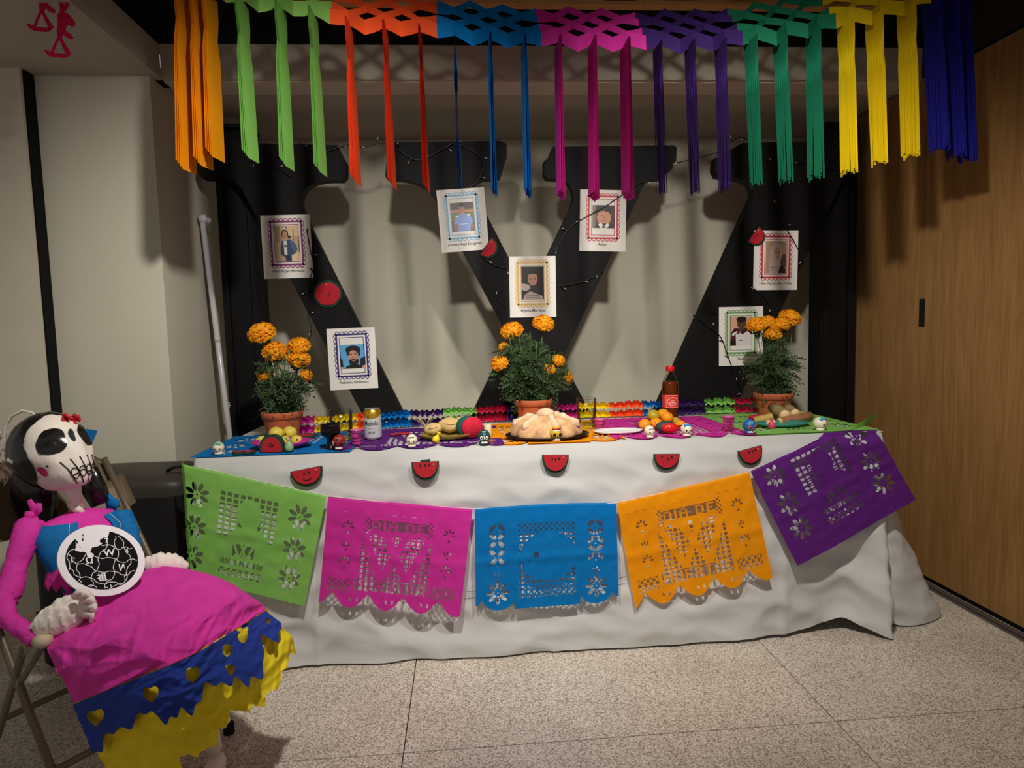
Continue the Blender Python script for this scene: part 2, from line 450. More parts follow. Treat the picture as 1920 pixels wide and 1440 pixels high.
# right wall of oak panels with seams and a recessed pull
wr = struct('wall_right', MB().box((1.726, -1.2, 0.0), (1.79, 1.356, 2.36)), m_joint, 'oak veneer panel wall on the right')
for (a, b) in ((-1.19, -0.45), (-0.447, 0.468), (0.471, 1.354)):
    MB().box((1.704, a, 0.016), (1.7258, b, H-.008)).build('wood_panel', m_oak, wr)
MB().box((1.697, -1.19, 2.175), (1.7258, 0.497, 2.36)).build('header_shadow_board', mat('header_shadow_dark', (46, 32, 24), .7), wr)  # dark board stands in for the shadow band above the oak panels
MB().box((1.7015, 0.452, 1.115), (1.7045, 0.486, 1.235)).build('recessed_pull', m_void, wr)
bb = struct('gap_shade_right', MB().box((1.712, -1.19, 0.0005), (1.7259, 1.354, 0.0155)), m_void, 'dark strip standing in for the shade in the gap under the oak panels')  # solid black strip, the shade of the floor gap put into its colour
MB().box((1.640, -1.19, 0.0005), (1.690, 1.354, 0.004)).build('floor_track', m_alu, bb)
MB().box((1.655, -1.19, 0.0041), (1.660, 1.354, 0.0048)).build('track_groove', m_void, bb)

# ================================================================ BLACK COLUMNS AND LETTERS
def column(x0, x1, label):
    r = thing('black_column', label, 'column', ((x0+x1)/2, 0.93, 0), 'black columns beside the letters')
    MB().box((x0, 0.875, 0), (x1, 1.00, 2.085), 0.004).build('post', m_black, r)
    MB().box((x0+.0, 0.853, 0), (x0+.03, 0.8745, 2.085), 0.002).build('flange', m_black, r)
    MB().box((x1-.035, 0.853, 0), (x1, 0.8745, 2.085), 0.002).build('flange', m_black, r)
    MB().box((x0, 0.855, 2.0855), (x1, 1.01, 2.105), 0.004).build('cap_plate', m_black, r)
    return r
column(-1.392, -1.228, 'black metal column standing left of the letters behind the white tube')
column(1.477, 1.640, 'black metal column standing right of the letters by the oak wall')

YL = 0.78
P2 = lambda px, py: (lambda p: (p[0], p[2]))(at(px, py, y=YL))
lt = thing('letter_sign', 'large black W shaped letter sign standing behind the table', 'sign', (0.15, YL+.03, 0))
def ext(poly, name, dy=0.0, dep=0.062):
    pts = [P2(*q) for q in poly]
    MB().prism(pts, lambda p: (p[0], YL+dy, p[1]), lambda p: (p[0], YL+dep, p[1])).build(name, m_black, lt)
def yl(x_at, slope, y0, y): return x_at+slope*(y-y0)
yb = 1075
def curve(ax, ay, bx, by, cx, cy, n=9):
    return [((1-t)**2*ax+2*t*(1-t)*bx+t*t*cx, (1-t)**2*ay+2*t*(1-t)*by+t*t*cy) for t in [k/n for k in range(n+1)]]
# strokes with their bracketed serifs
ext([(372, 262), (460, 268), (632, 272), (640, 288), (649, 304), (649, 330), (642, 338)]+curve(620, 338, 560, 340, 565, 385)+[(585, 432), (746, 755), (yl(746, .498, 755, yb), yb), (yl(657, .534, 735, yb), yb), (657, 735), (470, 385), (452, 352), (436, 336), (378, 334), (371, 322)], 'stroke')
ext([(728, 270), (735, 267), (938, 264), (950, 270), (950, 296), (943, 318), (938, 333)]+curve(918, 335, 888, 336, 889, 352, 5)+[(911, 400), (944, 464), (yl(953, .525, 480, yb), yb), (yl(869, .53, 472, yb), yb), (869, 472)]+curve(812, 366, 795, 340, 750, 336, 6)+[(728, 336), (722, 330)], 'stroke', dy=-0.0015)
ext([(1036, 275), (1262, 272), (1269, 276), (1268, 302), (1262, 306), (1262, 316), (1250, 326), (1240, 335)]+curve(1225, 336, 1205, 340, 1200, 363, 5)+[(yl(1200, -.467, 363, yb), yb), (yl(1027, -.475, 478, yb), yb), (1027, 478), (1072, 385)]+curve(1076, 365, 1070, 338, 1048, 336, 5)+[(1026, 334), (1020, 326), (1020, 302), (1028, 296)], 'stroke')
ext([(1392, 268), (1470, 266), (1606, 262), (1606, 330)]+curve(1585, 332, 1575, 345, 1560, 380, 5)+[(1545, 410), (1399, 720), (yl(1399, -.471, 720, yb), yb), (yl(1237, -.451, 755, yb), yb), (1397, 400)]+curve(1412, 368, 1418, 336, 1372, 333, 6)+[(1346, 330), (1340, 318), (1342, 296), (1352, 290), (1378, 276)], 'stroke')
MB().box((-1.0, YL+.001, 0.0), (1.3, YL+.06, 0.30)).build('base_rail', m_black, lt)
# slim ribs on the letter fronts and cross bars
for (a, b) in (((1330, 585), (1400, 608)), ((1240, 770), (1345, 560))):
    p = at(*a, y=YL); q = at(*b, y=YL)
    MB().tube([p, q], 0.003, 4).build('rib', m_black, lt)

# white tube leaning by the left column
m_tube = mat('white_plastic', (196, 194, 196), 0.25, spec=.6)
a = at(380, 415, y=.846); b = at(430, 812, y=.80)
tb = thing('leaning_tube', 'white plastic tube leaning against the left black column', 'tube', (b[0], b[1], b[2]))
dirv = (b-a).normalized(); bt = a+dirv*((0.012-a[2])/dirv[2])
tb.location = bt
MB().tube([a, bt], 0.0125, 14).build('tube', m_tube, tb, True)
MB().tube([a+Vector((-.012, 0, .01)), a+Vector((.022, 0, .012))], 0.021, 12).tube([a+Vector((.02, 0, .012)), a+Vector((.035, .005, -.004))], 0.013, 10).build('end_fitting', m_tube, tb, True)
MB().tube([a+dirv*.52, a+dirv*.55], 0.0135, 14).build('joint_ring', m_tube, tb, True)
c = at(425, 752, y=.83)
ch = MB()
for k in range(6):
    t = k/5*math.pi*2
    ch.ball((c[0]+.012*math.sin(t*.5+.4), c[1], c[2]-.011*k), (.006, .005, .007), 8, 6)
tag(ch.build('link_chain', mat('chrome', (190, 190, 190), .2, metal=1), None, True), 'short shiny link chain hanging on the left black column', 'chain')

# ================================================================ TABLE AND CLOTH
m_cloth = mat('white_cloth', (205, 204, 201), 0.9, bump=0.12, bs=420, var=0.015, vs=2, transl=0.06)
m_ttop = mat('table_plastic', (205, 203, 196), 0.6)
m_leg = mat('grey_steel', (96, 96, 98), 0.4, metal=.7)
tbx = thing('folding_table', 'long folding table hidden under the white cloth', 'table', (0, .38, 0))
MB().box((-1.21, 0.01, 0.695), (1.21, 0.75, 0.734), 0.006).build('tabletop', m_ttop, tbx)
for sx in (-1, 1):
    for sy in (0.10, 0.66):
        MB().tube([(sx*.98, sy, 0.0), (sx*.98, sy, 0.694)], 0.013, 10).build('leg', m_leg, tbx)
    MB().tube([(sx*.98, .10, 0.10), (sx*.98, .66, 0.10)], 0.010, 8).build('stretcher', m_leg, tbx)
ZT = 0.742
# perimeter stations: (top x, top y, bottom x, bottom y, bottom z)
st = [(-1.222, .76, -1.27, .77, .02), (-1.222, .55, -1.245, .55, .02), (-1.222, .38, -1.28, .38, .018), (-1.222, .2, -1.25, .2, .02), (-1.222, .06, -1.29, .05, .012), (-1.218, .0, -1.245, -.04, .012),
      (-1.12, -.002, -1.12, -.03, .018), (-1.0, -.002, -1.0, -.045, .012), (-.85, -.002, -.85, -.028, .010), (-.65, -.002, -.65, -.045, .008), (-.45, -.002, -.45, -.032, .008), (-.2, -.002, -.2, -.045, .008),
      (.05, -.002, .05, -.03, .008), (.3, -.002, .3, -.042, .008), (.55, -.002, .55, -.03, .010), (.75, -.002, .74, -.045, .014), (.92, -.002, .90, -.02, .020), (1.02, -.002, 1.0, .0, .040), (1.10, -.002, 1.07, -.01, .055), (1.16, -.001, 1.13, -.055, .03), (1.20, 0.0, 1.205, -.108, .006),
      (1.214, .002, 1.235, .0, .020), (1.220, .01, 1.30, -.012, .008), (1.222, .03, 1.40, .005, .006), (1.222, .08, 1.50, .05, .007), (1.222, .16, 1.49, .12, .012), (1.222, .30, 1.36, .28, .015), (1.222, .5, 1.33, .5, .015), (1.222, .76, 1.30, .77, .015)]
S = np.array(st, float)
seglen = np.r_[0, np.cumsum(np.hypot(np.diff(S[:, 2]), np.diff(S[:, 3])))]; seglen /= seglen[-1]
NU, NV = 520, 60
uu = np.linspace(0, 1, NU)
def interp(col):
    k = np.interp(uu, seglen, np.arange(len(S)))/(len(S)-1)
    p0, p1, p2, p3, f = cr1(col, k)
    return .5*(2*p1+(-p0+p2)*f+(2*p0-5*p1+4*p2-p3)*f*f+(-p0+3*p1-3*p2+p3)*f**3)
tx_, ty_, bx_, by_, bz_ = [interp(S[:, k]) for k in range(5)]
tx_ = np.clip(tx_, -1.222, 1.222); ty_ = np.clip(ty_, -.002, .76); bz_ = np.clip(bz_, .003, 1)
dx = np.gradient(bx_); dy = np.gradient(by_); Ln = np.hypot(dx, dy)+1e-9; nx_, ny_ = dy/Ln, -dx/Ln
s_ = seglen.max()*uu*6.0
V = []; 
for j in range(NV):
    t = j/(NV-1)
    e = t**1.25; 
    X = tx_+(bx_-tx_)*e; Y = ty_+(by_-ty_)*e; Z = ZT+(bz_-ZT)*t
    rn = 0.010*min(1, t*14)
    if j == 0: rn = 0
    w = nz(s_*2.0, 0*s_+t*1.2, 3, 6, 2.0)*.005*min(1, t*2.2)+nz(s_*9+t*3.0, 0*s_+t*7, 8, 7, 1.4)*.0024*min(1, t*6)+(ridge(s_*3+t*4, 0*s_+t*9-s_*2.5, 5, 1.2)*.0055+ridge(s_*8-t*12, t*8+s_*6, 15, 1.2)*.0042+ridge(s_*16+t*12, 0*s_+t*24-s_*9, 25, 1.1)*.0022+.004*np.exp(-(((s_*.9) % 1-.5)/.02)**2))*min(1, t*5)
    if t < .06: Z = np.where(True, ZT-(t/.06)**2*.012-(t*(ZT-bz_)*.8), Z)
    V.append(np.stack([X+nx_*(rn+w), Y+ny_*(rn+w), Z], 1))
V = np.concatenate(V); F = [(j*NU+i, (j+1)*NU+i, (j+1)*NU+i+1, j*NU+i+1) for j in range(NV-1) for i in range(NU-1)]
# top sheet
n0 = len(V); TU, TV = 90, 30
tv = []
for j in range(TV):
    for i in range(TU):
        x = -1.222+2.444*i/(TU-1); y = -.002+.762*j/(TV-1)
        edge = min(i, TU-1-i, j, TV-1-j)
        tv.append((x, y, ZT+(0 if edge == 0 else .0006*math.sin(x*9+y*5)*math.sin(y*11))))
F += [(n0+j*TU+i, n0+j*TU+i+1, n0+(j+1)*TU+i+1, n0+(j+1)*TU+i) for j in range(TV-1) for i in range(TU-1)]
V = np.concatenate([V, np.array(tv)])
o = mesh_obj('tablecloth', V, F, m_cloth, None, None, True)
tag(o, 'white cloth draped over the long table down to the floor', 'tablecloth')

# cloth surface y at a height on the front
def cy(z): 
    t = (ZT-z)/ZT
    return -.002-.036*max(t, 0)**1.25-.010
# ================================================================ CUT PAPER DESIGNS
SW, SH = 0.50, 0.37
def outline(u, v, kind):
    f = np.minimum(np.minimum(u+.0, SW-u)+.0012*np.sign(np.sin(v*900))+.0015, v+.0012)
    if kind == 'scallop':
        hb = SH-.055+.05*np.abs(np.sin(np.pi*(u/SW*4-.35+.35*(u/SW)*0)))
        return np.minimum(f, hb-v)
    if kind == 'lobes':
        x = np.abs(u-SW/2)
        hb = np.where(x < .115, SH-.005, np.where(x < .225, SH-.045+.04*np.sqrt(np.clip(1-((x-.17)/.056)**2, 0, 1)), SH-.045+.02*np.clip((x-.225)/.02, 0, 1)))
        return np.minimum(f, hb-v)
    return np.minimum(f, SH-v+.0015*np.sin(u*900))
def d_words(u, v):
    f = outline(u, v, 'scallop')
    H_ = []
    band = fbox(u, v, .253, .0812, .100, .0172); H_.append(np.minimum(band, -ftext(u, v, 'DIA DE', .158, .067, .19, .032)))
    band = fbox(u, v, .243, .2862, .129, .0200); H_.append(np.minimum(band, -ftext(u, v, 'MUERTOS', .118, .270, .25, .037)))
    g = fcells(u, v, .125, .110, .375, .264, 13, 10, .30)
    H_.append(np.minimum(g, -fW(u, v, .25, .187, .275, .150, .024)))
    for cx in (.145, .362): H_.append(flattice(u, v, cx, .085, .009, .03, .011, .35))
    H_.append(flattice(u, v, .062, .292, .040, .021, .0155, .3)); H_.append(flattice(u, v, .432, .292, .045, .021, .0155, .3))
    for cx in (.075, .430):
        for cy_, fl in ((.095, 1), (.215, 1)):
            for k in range(5):
                a = math.pi*(1.0+k/4.0); H_.append(fell(u, v, cx+.015*math.cos(a), cy_+.015*math.sin(a), .0065, .0038, a))
            H_.append(fell(u, v, cx, cy_+.02, .004, .006))
        for k in (-1, 0, 1): H_.append(fell(u, v, cx+.009*k, .158-.004*(1-abs(k)), .008, .003, math.pi/2+.6*k))
        H_.append(fell(u, v, cx, .172, .005, .003))
    for k in range(3):
        for q in (-1, 0, 1): H_.append(fell(u, v, .13+.125*k+.022*q, .337-.0*abs(q), .007, .0036, math.pi/2+.4*q))
    for q in range(14): H_.append(fbox(u, v, .03+.034*q, .045, .008, .0006)); 
    for h in H_: f = np.minimum(f, -h)
    return f
def d_bust(u, v, dv=0.0):
    f = outline(u, v, 'plain'); v = v+dv
    H_ = []
    for cx in (.075, .425):
        for cy_ in (.088, .195, .292): H_.append(fflower(u, v, cx, cy_, .043))
    bust = np.maximum(fell(u, v, .255, .118, .042, .05), fell(u, v, .262, .245, .085, .085))
    g = fcells(u, v, .150, .055, .350, .205, 9, 8, .3)
    H_.append(np.minimum(g, -bust))
    H_.append(np.minimum(fbox(u, v, .25, .242, .038, .020), -fW(u, v, .25, .242, .085, .05, .0085)))
    H_.append(np.minimum(fbox(u, v, .25, .283, .075, .0085), -ftext(u, v, 'HOMITATIO', .177, .275, .146, .016)))
    H_.append(flattice(u, v, .25, .318, .078, .013, .0155, .3))
    for q in range(24): H_.append(fbox(u, v, .03+.0195*q, .036, .005, .0005)); H_.append(fbox(u, v, .03+.0195*q, .345, .005, .0005))
    for h in H_: f = np.minimum(f, -h)
    return f
def d_globe(u, v):
    f = outline(u, v, 'lobes'); H_ = []
    for s_ in (-1, 1):
        cx = SW/2+s_*.173
        for cy_ in (.088, .148, .208):
            for k in range(4):
                a = math.pi/4+k*math.pi/2
                if cy_ == .208 and k in (0, 1): continue
                H_.append(fell(u, v, cx+.021*math.cos(a), cy_+.021*math.sin(a), .0165, .0075, a+math.pi/2))
            H_.append(fell(u, v, cx, cy_, .003, .003))
        for k in range(5): a = k*1.257; H_.append(fell(u, v, cx+.010*math.cos(a), .246+.010*math.sin(a), .005, .003, a))
        H_.append(fflower(u, v, cx, .303, .042, 8, 0))
    globe = fell(u, v, .256, .185, .099, .088)
    H_.append(np.minimum(fcells(u, v, .150, .098, .352, .282, 10, 10, .3), -globe))
    H_.append(flattice(u, v, .25, .079, .102, .017, .0135, .35)); H_.append(flattice(u, v, .25, .308, .102, .021, .0135, .35))
    H_.append(fell(u, v, .213, .178, .0105, .0105))
    ring = 0.0006-np.abs(np.sqrt((u-.256)**2+((v-.185)*1.1)**2)-.07)
    H_.append(np.where(np.sin(np.arctan2(v-.185, u-.256)*22) > .2, ring, -.001))
    for q in range(5): H_.append(fbox(u, v, .19+.03*q, .20-.01*(q % 2), .009, .0006)); H_.append(fbox(u, v, .20+.03*q, .15+.008*(q % 2), .008, .0006))
    for h in H_: f = np.minimum(f, -h)
    return f
def tissue(name, rgb, t=.25): return mat(name, rgb, .75, bump=.12, bs=300, var=.04, vs=8, transl=t, spec=.2)
T_GREEN = tissue('tissue_light_green', (140, 200, 96)); T_MAG = tissue('tissue_magenta', (214, 50, 160)); T_BLUE = tissue('tissue_blue', (0, 122, 196))
T_ORG = tissue('tissue_orange', (255, 160, 4)); T_PUR = tissue('tissue_purple', (98, 34, 126)); T_RED = tissue('tissue_vermilion', (252, 92, 40))
T_DPUR = tissue('tissue_dark_purple', (62, 34, 104)); T_DGRN = tissue('tissue_dark_green', (28, 128, 92)); T_YEL = tissue('tissue_yellow', (248, 220, 20))
T_NAVY = tissue('tissue_navy', (36, 36, 150)); T_CRIM = tissue('tissue_crimson', (196, 28, 70)); T_LORG = tissue('tissue_amber', (238, 156, 8))

ban = thing('papel_picado_banner', 'string of five cut tissue flags across the front of the tablecloth', 'banner', (0, -.05, .5))
YB = -.056
def q3(c, y=YB): return [np.array(at(a, b, y=y)) for a, b in c]
def hang(c4, seed, dips=.010, wrapL=False, wrapR=False, sag=0.0):
    TL, TR, BR, BL = q3(c4)
    def m(u, v):
        a = (u/SW)[:, None]; b = (v/SH)[:, None]
        P = (TL*(1-a)+TR*a)*(1-b)+(BL*(1-a)+BR*a)*b
        x, y, z = P[:, 0], P[:, 1].copy(), P[:, 2].copy()
        z -= sag*4*(u/SW)*(1-u/SW)*(1-v/SH)
        y += dips*nz(u*9, v*3, seed, 5, 1.0)*np.clip(v/SH*1.5+.2, 0, 1)-.006*np.cos((v-.19)*40)*np.exp(-((v-.19)/.02)**2)*.5-.012*(v/SH)**2+.003*np.exp(-(v/.004)**2)
        y += .0012*nz(u*80, v*80, seed+9, 6, 1)
        if wrapL:
            k = x < -1.225; e = np.where(k, -1.225-x, 0)
            x = np.where(k, -1.225-np.minimum(e, .022), x); y = y+np.where(k, np.maximum(e-.008, 0)*1.0, 0)
        if wrapR:
            k = z > .742; e = np.where(k, z-.742, 0)
            z = np.where(k, .7475+.006*np.exp(-e*60)+.0008*nz(u*60, v*60, 5, 4, 1), z); y = np.where(k, y+e*1.25+.012, y)
            k2 = (~k) & (z > .70); y = np.where(k2, y+((z-.70)/.042)**2*.018, y)
        return np.stack([x, y, z], 1)
    return m
march('paper_flag', SW, SH, .00155, lambda u, v: d_bust(u, v), hang([(330, 868), (612, 930), (573, 1133), (318, 1076)], 1, .012, wrapL=True), T_GREEN, ban, 'light green cut paper flag wrapped round the left table corner')
march('paper_flag', SW, SH, .00155, d_words, hang([(615, 932), (886, 955), (862, 1156), (598, 1134)], 2), T_MAG, ban, 'magenta cut paper flag reading DIA DE MUERTOS')
march('paper_flag', SW, SH, .00155, d_globe, hang([(890, 955), (1156, 943), (1159, 1128), (892, 1148)], 3, .007, sag=-.006), T_BLUE, ban, 'blue cut paper flag with a round globe in the middle')
march('paper_flag', SW, SH, .00155, d_words, hang([(1157, 943), (1405, 885), (1446, 1084), (1192, 1146)], 4, .008), T_ORG, ban, 'orange cut paper flag reading DIA DE MUERTOS')
march('paper_flag', SW, SH, .00155, lambda u, v: d_bust(u, v, .035), hang([(1407, 884), (1632, 780), (1717, 937), (1490, 1057)], 5, .010, wrapR=True), T_PUR, ban, 'purple cut paper flag folded over the right table corner')
m_cord = mat('white_cord', (215, 213, 205), .8)
cp = [(372, 876), (500, 905), (613, 930), (750, 945), (888, 954), (1020, 950), (1156, 943), (1280, 916), (1406, 884), (1470, 855), (1535, 822)]
MB().tube([at(a, b, y=YB+.004) for a, b in cp], .0012, 5).build('cord', m_cord, ban)
# loose thread and little ties
for (a, b) in (((875, 1109), (893, 1110)), ((1158, 1086), (1172, 1081))):
    MB().tube([at(a[0], a[1], y=YB+.006), at(b[0], b[1], y=YB+.006)], .0011, 4).build('loose_thread', mat('dark_thread', (60, 58, 56), .8), ban)

# ---- tissue sheets lying on the table top
def lay(x0, y0, x1, y1, ang, seed, amp=.002, flip=False):
    cx, cy_ = (x0+x1)/2, (y0+y1)/2; w, d = x1-x0, y1-y0; ca, sa = math.cos(ang), math.sin(ang)
    def m(u, v):
        a = (u/SW-.5)*w; b = (.5-v/SH)*d
        x = cx+a*ca-b*sa; y = cy_+a*sa+b*ca
        z = ZT+.0030+.0006*seed+amp*(.5+.5*nz(x*14, y*14, seed, 6, 1))
        over = np.clip(-.004-y, 0, 1); z = z-over*.6
        return np.stack([x, y, z], 1)
    return m
sheets = [(0, d_bust, (-1.238, .0, -.70, .46), .0, T_BLUE, 'flat blue cut tissue sheet under the guava plate at the left end'),
          (1, d_words, (-.74, .0, -.17, .49), .015, T_PUR, 'flat purple cut tissue sheet under the beer can and bread rolls'),
          (2, d_globe, (-.215, .0, .275, .53), .0, T_ORG, 'flat orange cut tissue sheet under the sugared bread'),
          (3, d_words, (.235, .0, .76, .54), -.02, T_MAG, 'flat magenta cut tissue sheet under the mandarins'),
          (4, d_bust, (.735, .01, 1.212, .56), .02, T_GREEN, 'flat light green cut tissue sheet under the teal plate')]
for sd, dz, rc, an, mt, lb in sheets:
    o = march('tissue_sheet', SW, SH, .0026, dz, lay(*rc, an, sd), mt)
    tag(o, lb, 'tissue sheet', 'cut tissue sheets laid on the table')
A_, B_ = at(1590, 806, z=ZT+.012), at(1640, 784, y=.18)
mb = MB(); mb.grid(12, 4, lambda u, v: tuple(A_+(B_-A_)*u+Vector((.03*v*(1-.3*u), .03*v*(1-u), .030*v*math.sin(2.6*u)-.014*math.sin(math.pi*u)))))
mb.build('curled_corner', T_GREEN, o, True)

# ================================================================ BIG HANGING GARLAND
gar = thing('honeycomb_garland', 'long honeycomb tissue garland of nine colours with hanging streamers under the ceiling', 'garland', (0, 0, 2.1))
zpx = [(300, -60), (330, -20), (395, 16), (460, 29), (560, 43), (650, 72), (750, 79), (850, 92), (980, 103), (1110, 106), (1230, 111), (1350, 107), (1450, 95), (1550, 74), (1650, 52), (1740, 25), (1840, -12)]
def zbot(px): return float(np.interp(px, [q[0] for q in zpx], [q[1] for q in zpx]))
secs = [('amber', T_LORG, 318, 424, [(340, 350, 308), (368, 382, 301), (391, 404, 286)]),
        ('light green', T_GREEN, 424, 619, [(452, 470, 288), (525, 538, 302), (586, 601, 314)]),
        ('vermilion', T_RED, 619, 820, [(654, 667, 333), (722, 735, 340), (788, 799, 346)]),
        ('blue', T_BLUE, 820, 1016, [(852, 862, 348), (919, 927, 356), (983, 990, 357)]),
        ('magenta', T_MAG, 1016, 1212, [(1048, 1052, 360), (1112, 1114, 362), (1174, 1178, 362)]),
        ('dark purple', T_DPUR, 1212, 1393, [(1235, 1240, 358), (1296, 1302, 358), (1354, 1358, 352)]),
        ('dark green', T_DGRN, 1393, 1568, [(1411, 1416, 343), (1466, 1472, 338), (1528, 1528, 330)]),
        ('yellow', T_YEL, 1568, 1748, [(1590, 1590, 320), (1643, 1647, 303), (1704, 1706, 289)]),
        ('navy blue', T_NAVY, 1748, 1826, [(1752, 1760, 278), (1784, 1792, 290), (1806, 1812, 300)])]
WH = .050
rg = random.Random(3)
for nm, mt, xa, xb, strs in secs:
    mb = MB(); rows = 4; nn = 6
    fx = lambda q: xa+(xb-xa)*q/nn
    def node(q, k):
        """q: column node 0..nn, k: strip index; the strip zigzags in depth"""
        pxx = fx(q); base = at(pxx, zbot(pxx)-4, y=.0)
        dd = .045*k + (.0218 if (q+k) % 2 else -.0218)
        if q == 0 or q == nn: dd = .045*k
        w = 1+.04*math.sin(q*3.1+k*2)
        return Vector((base[0]+.0, dd*w, base[2]+.022+dd*1.0+.002*math.sin(q*2+k)))
    for k in range(rows):
        for q in range(nn):
            a, b = node(q, k), node(q+1, k)
            m_ = (a+b)/2+Vector((0, .001, .002*(1 if (q+k) % 2 else -1)))
            vs = []
            for p in (a, m_, b): vs += [tuple(p+Vector((0, 0, 0 if k == 0 else WH*.48))), tuple(p+Vector((0, .004, WH)))]
            mb.add(vs, [(0, 2, 3, 1), (2, 4, 5, 3)])
    sec = mb.build('honeycomb_section', mt, gar)
    sec['label'] = nm+' honeycomb tissue section'
    # end loops tying to the ceiling
    for (tp, bp, by) in strs:
        sb = MB()
        zb = zbot(tp); top = at(tp, zb-3, y=-.015); bot = at(bp, by, y=.0)
        fr = nm in ('dark purple', 'dark green', 'yellow', 'navy blue')
        Ws = .100 if fr else .125; NL = 3 if fr else 6
        solid = (nm == 'amber')
        for l in range(NL):
            ox = (l-(NL-1)/2)
            dzb = .005*l+.003*rg.random()
            nf = 6 if fr else 1
            for fz in range(nf):
                y0 = -Ws/2+Ws*fz/nf; y1 = -Ws/2+Ws*(fz+1)/nf-(.0008 if fr else 0)
                sx = rg.uniform(-.005, .005)*1.2; sy = rg.uniform(-.003, .003) if fr else 0
                ln = 8; vs = []
                for s_ in range(ln+1):
                    t = s_/ln
                    tw = .0012+.0019*t*1.2
                    cx = top[0]+(bot[0]-top[0])*t+ox*tw+(sx*max(0, t-.35) if fr else 0)
                    z = top[2]+.045+(bot[2]-dzb-top[2]-.045)*t
                    sq = 1-.25*math.exp(-((t-.22)/.05)**2)
                    cyy = .0
                    gp = .0050*min(1, max(0, t-.2)*2) if fr else 0
                    for yy in (y0, y1-gp):
                        slant = -(yy+Ws/2)*.05*t
                        # gentle kink where the streamer folds
                        kink = .003*math.exp(-((t-.22)/.05)**2)*(1 if yy == y0 else -1)
                        vs.append((cx+kink+(yy*.10*t*math.sin(l*1.7)*.3), (cyy+yy*sq*(1-.12*t*(l % 2)))+sy*t, z-(slant+ (.006*math.sin(fz*1.3+l*.4) if fr else 0)*t)))
                sb.add(vs, [(2*s_, 2*s_+1, 2*s_+3, 2*s_+2) for s_ in range(ln)])
        st_ = sb.build('streamer', mt, sec)
# hooks and threads up to the wooden edge
hk = MB()
for pxx in (690, 755, 852, 920, 985, 1048, 1178, 1240, 1303, 1420):
    b = at(pxx, zbot(pxx), y=.0); n_ = Vector((b[0], .15, b[2]+.022+.15+WH))
    MB().tube([n_, Vector((b[0], .27, 2.383))], .0007, 4).build('hanging_thread', mat('clear_thread', (120, 110, 100), .4), gar)

# ---- pink paper skeleton cut-outs hanging at upper left
m_pk = tissue('cutout_crimson', (206, 22, 78), .3)
def cutout(off, label):
    Y0 = -.10
    r = thing('paper_cutout', label, 'paper cutout', at(108+off[0], 30+off[1], y=Y0), 'crimson paper figures hanging at the upper left')
    X = lambda p: at(p[0]+off[0], p[1]+off[1], y=Y0)
    def pr(poly, nm): MB().prism(poly, lambda p: tuple(X(p)), lambda p: tuple(X(p)+Vector((0, .0015, 0)))).build(nm, m_pk, r)
    pr([(107, 26), (113, 22), (126, 24), (132, 30), (141, 41), (140, 49), (132, 50), (128, 46), (124, 50), (123, 57), (135, 66), (138, 71), (134, 74), (125, 71), (118, 64), (115, 74), (107, 72), (106, 55), (108, 44)], 'torso')
    pr([(107, 70), (116, 72), (124, 86), (134, 100), (125, 108), (98, 107), (82, 96), (84, 94), (94, 98), (102, 85)], 'legs') if False else None
    pr([(107, 70), (112, 71), (104, 88), (101, 98), (95, 98), (100, 85)], 'leg')
    pr([(110, 72), (116, 72), (125, 87), (134, 100), (126, 107), (123, 101), (118, 90)], 'leg')
    pr([(82, 94), (86, 93), (101, 99), (125, 101), (127, 106), (120, 109), (97, 107), (88, 102)], 'foot_bar')
    MB().tube([X((116, 24)), X((116, 10)), X((112, 2)), X((119, -6)), X((128, 2)), X((124, 12)), X((119, 20))], .006, 6).build('neck_loop', m_pk, r)
    MB().tube([X((120, -4)), Vector((X((120, -4))[0], Y0, H-.001))], .0008, 4).build('thread', m_cord, r)
cutout((0, 0), 'crimson paper skeleton figure hanging from the soffit, the lower one')
cutout((-33, -49), 'crimson paper skeleton figure hanging from the soffit, the upper one')

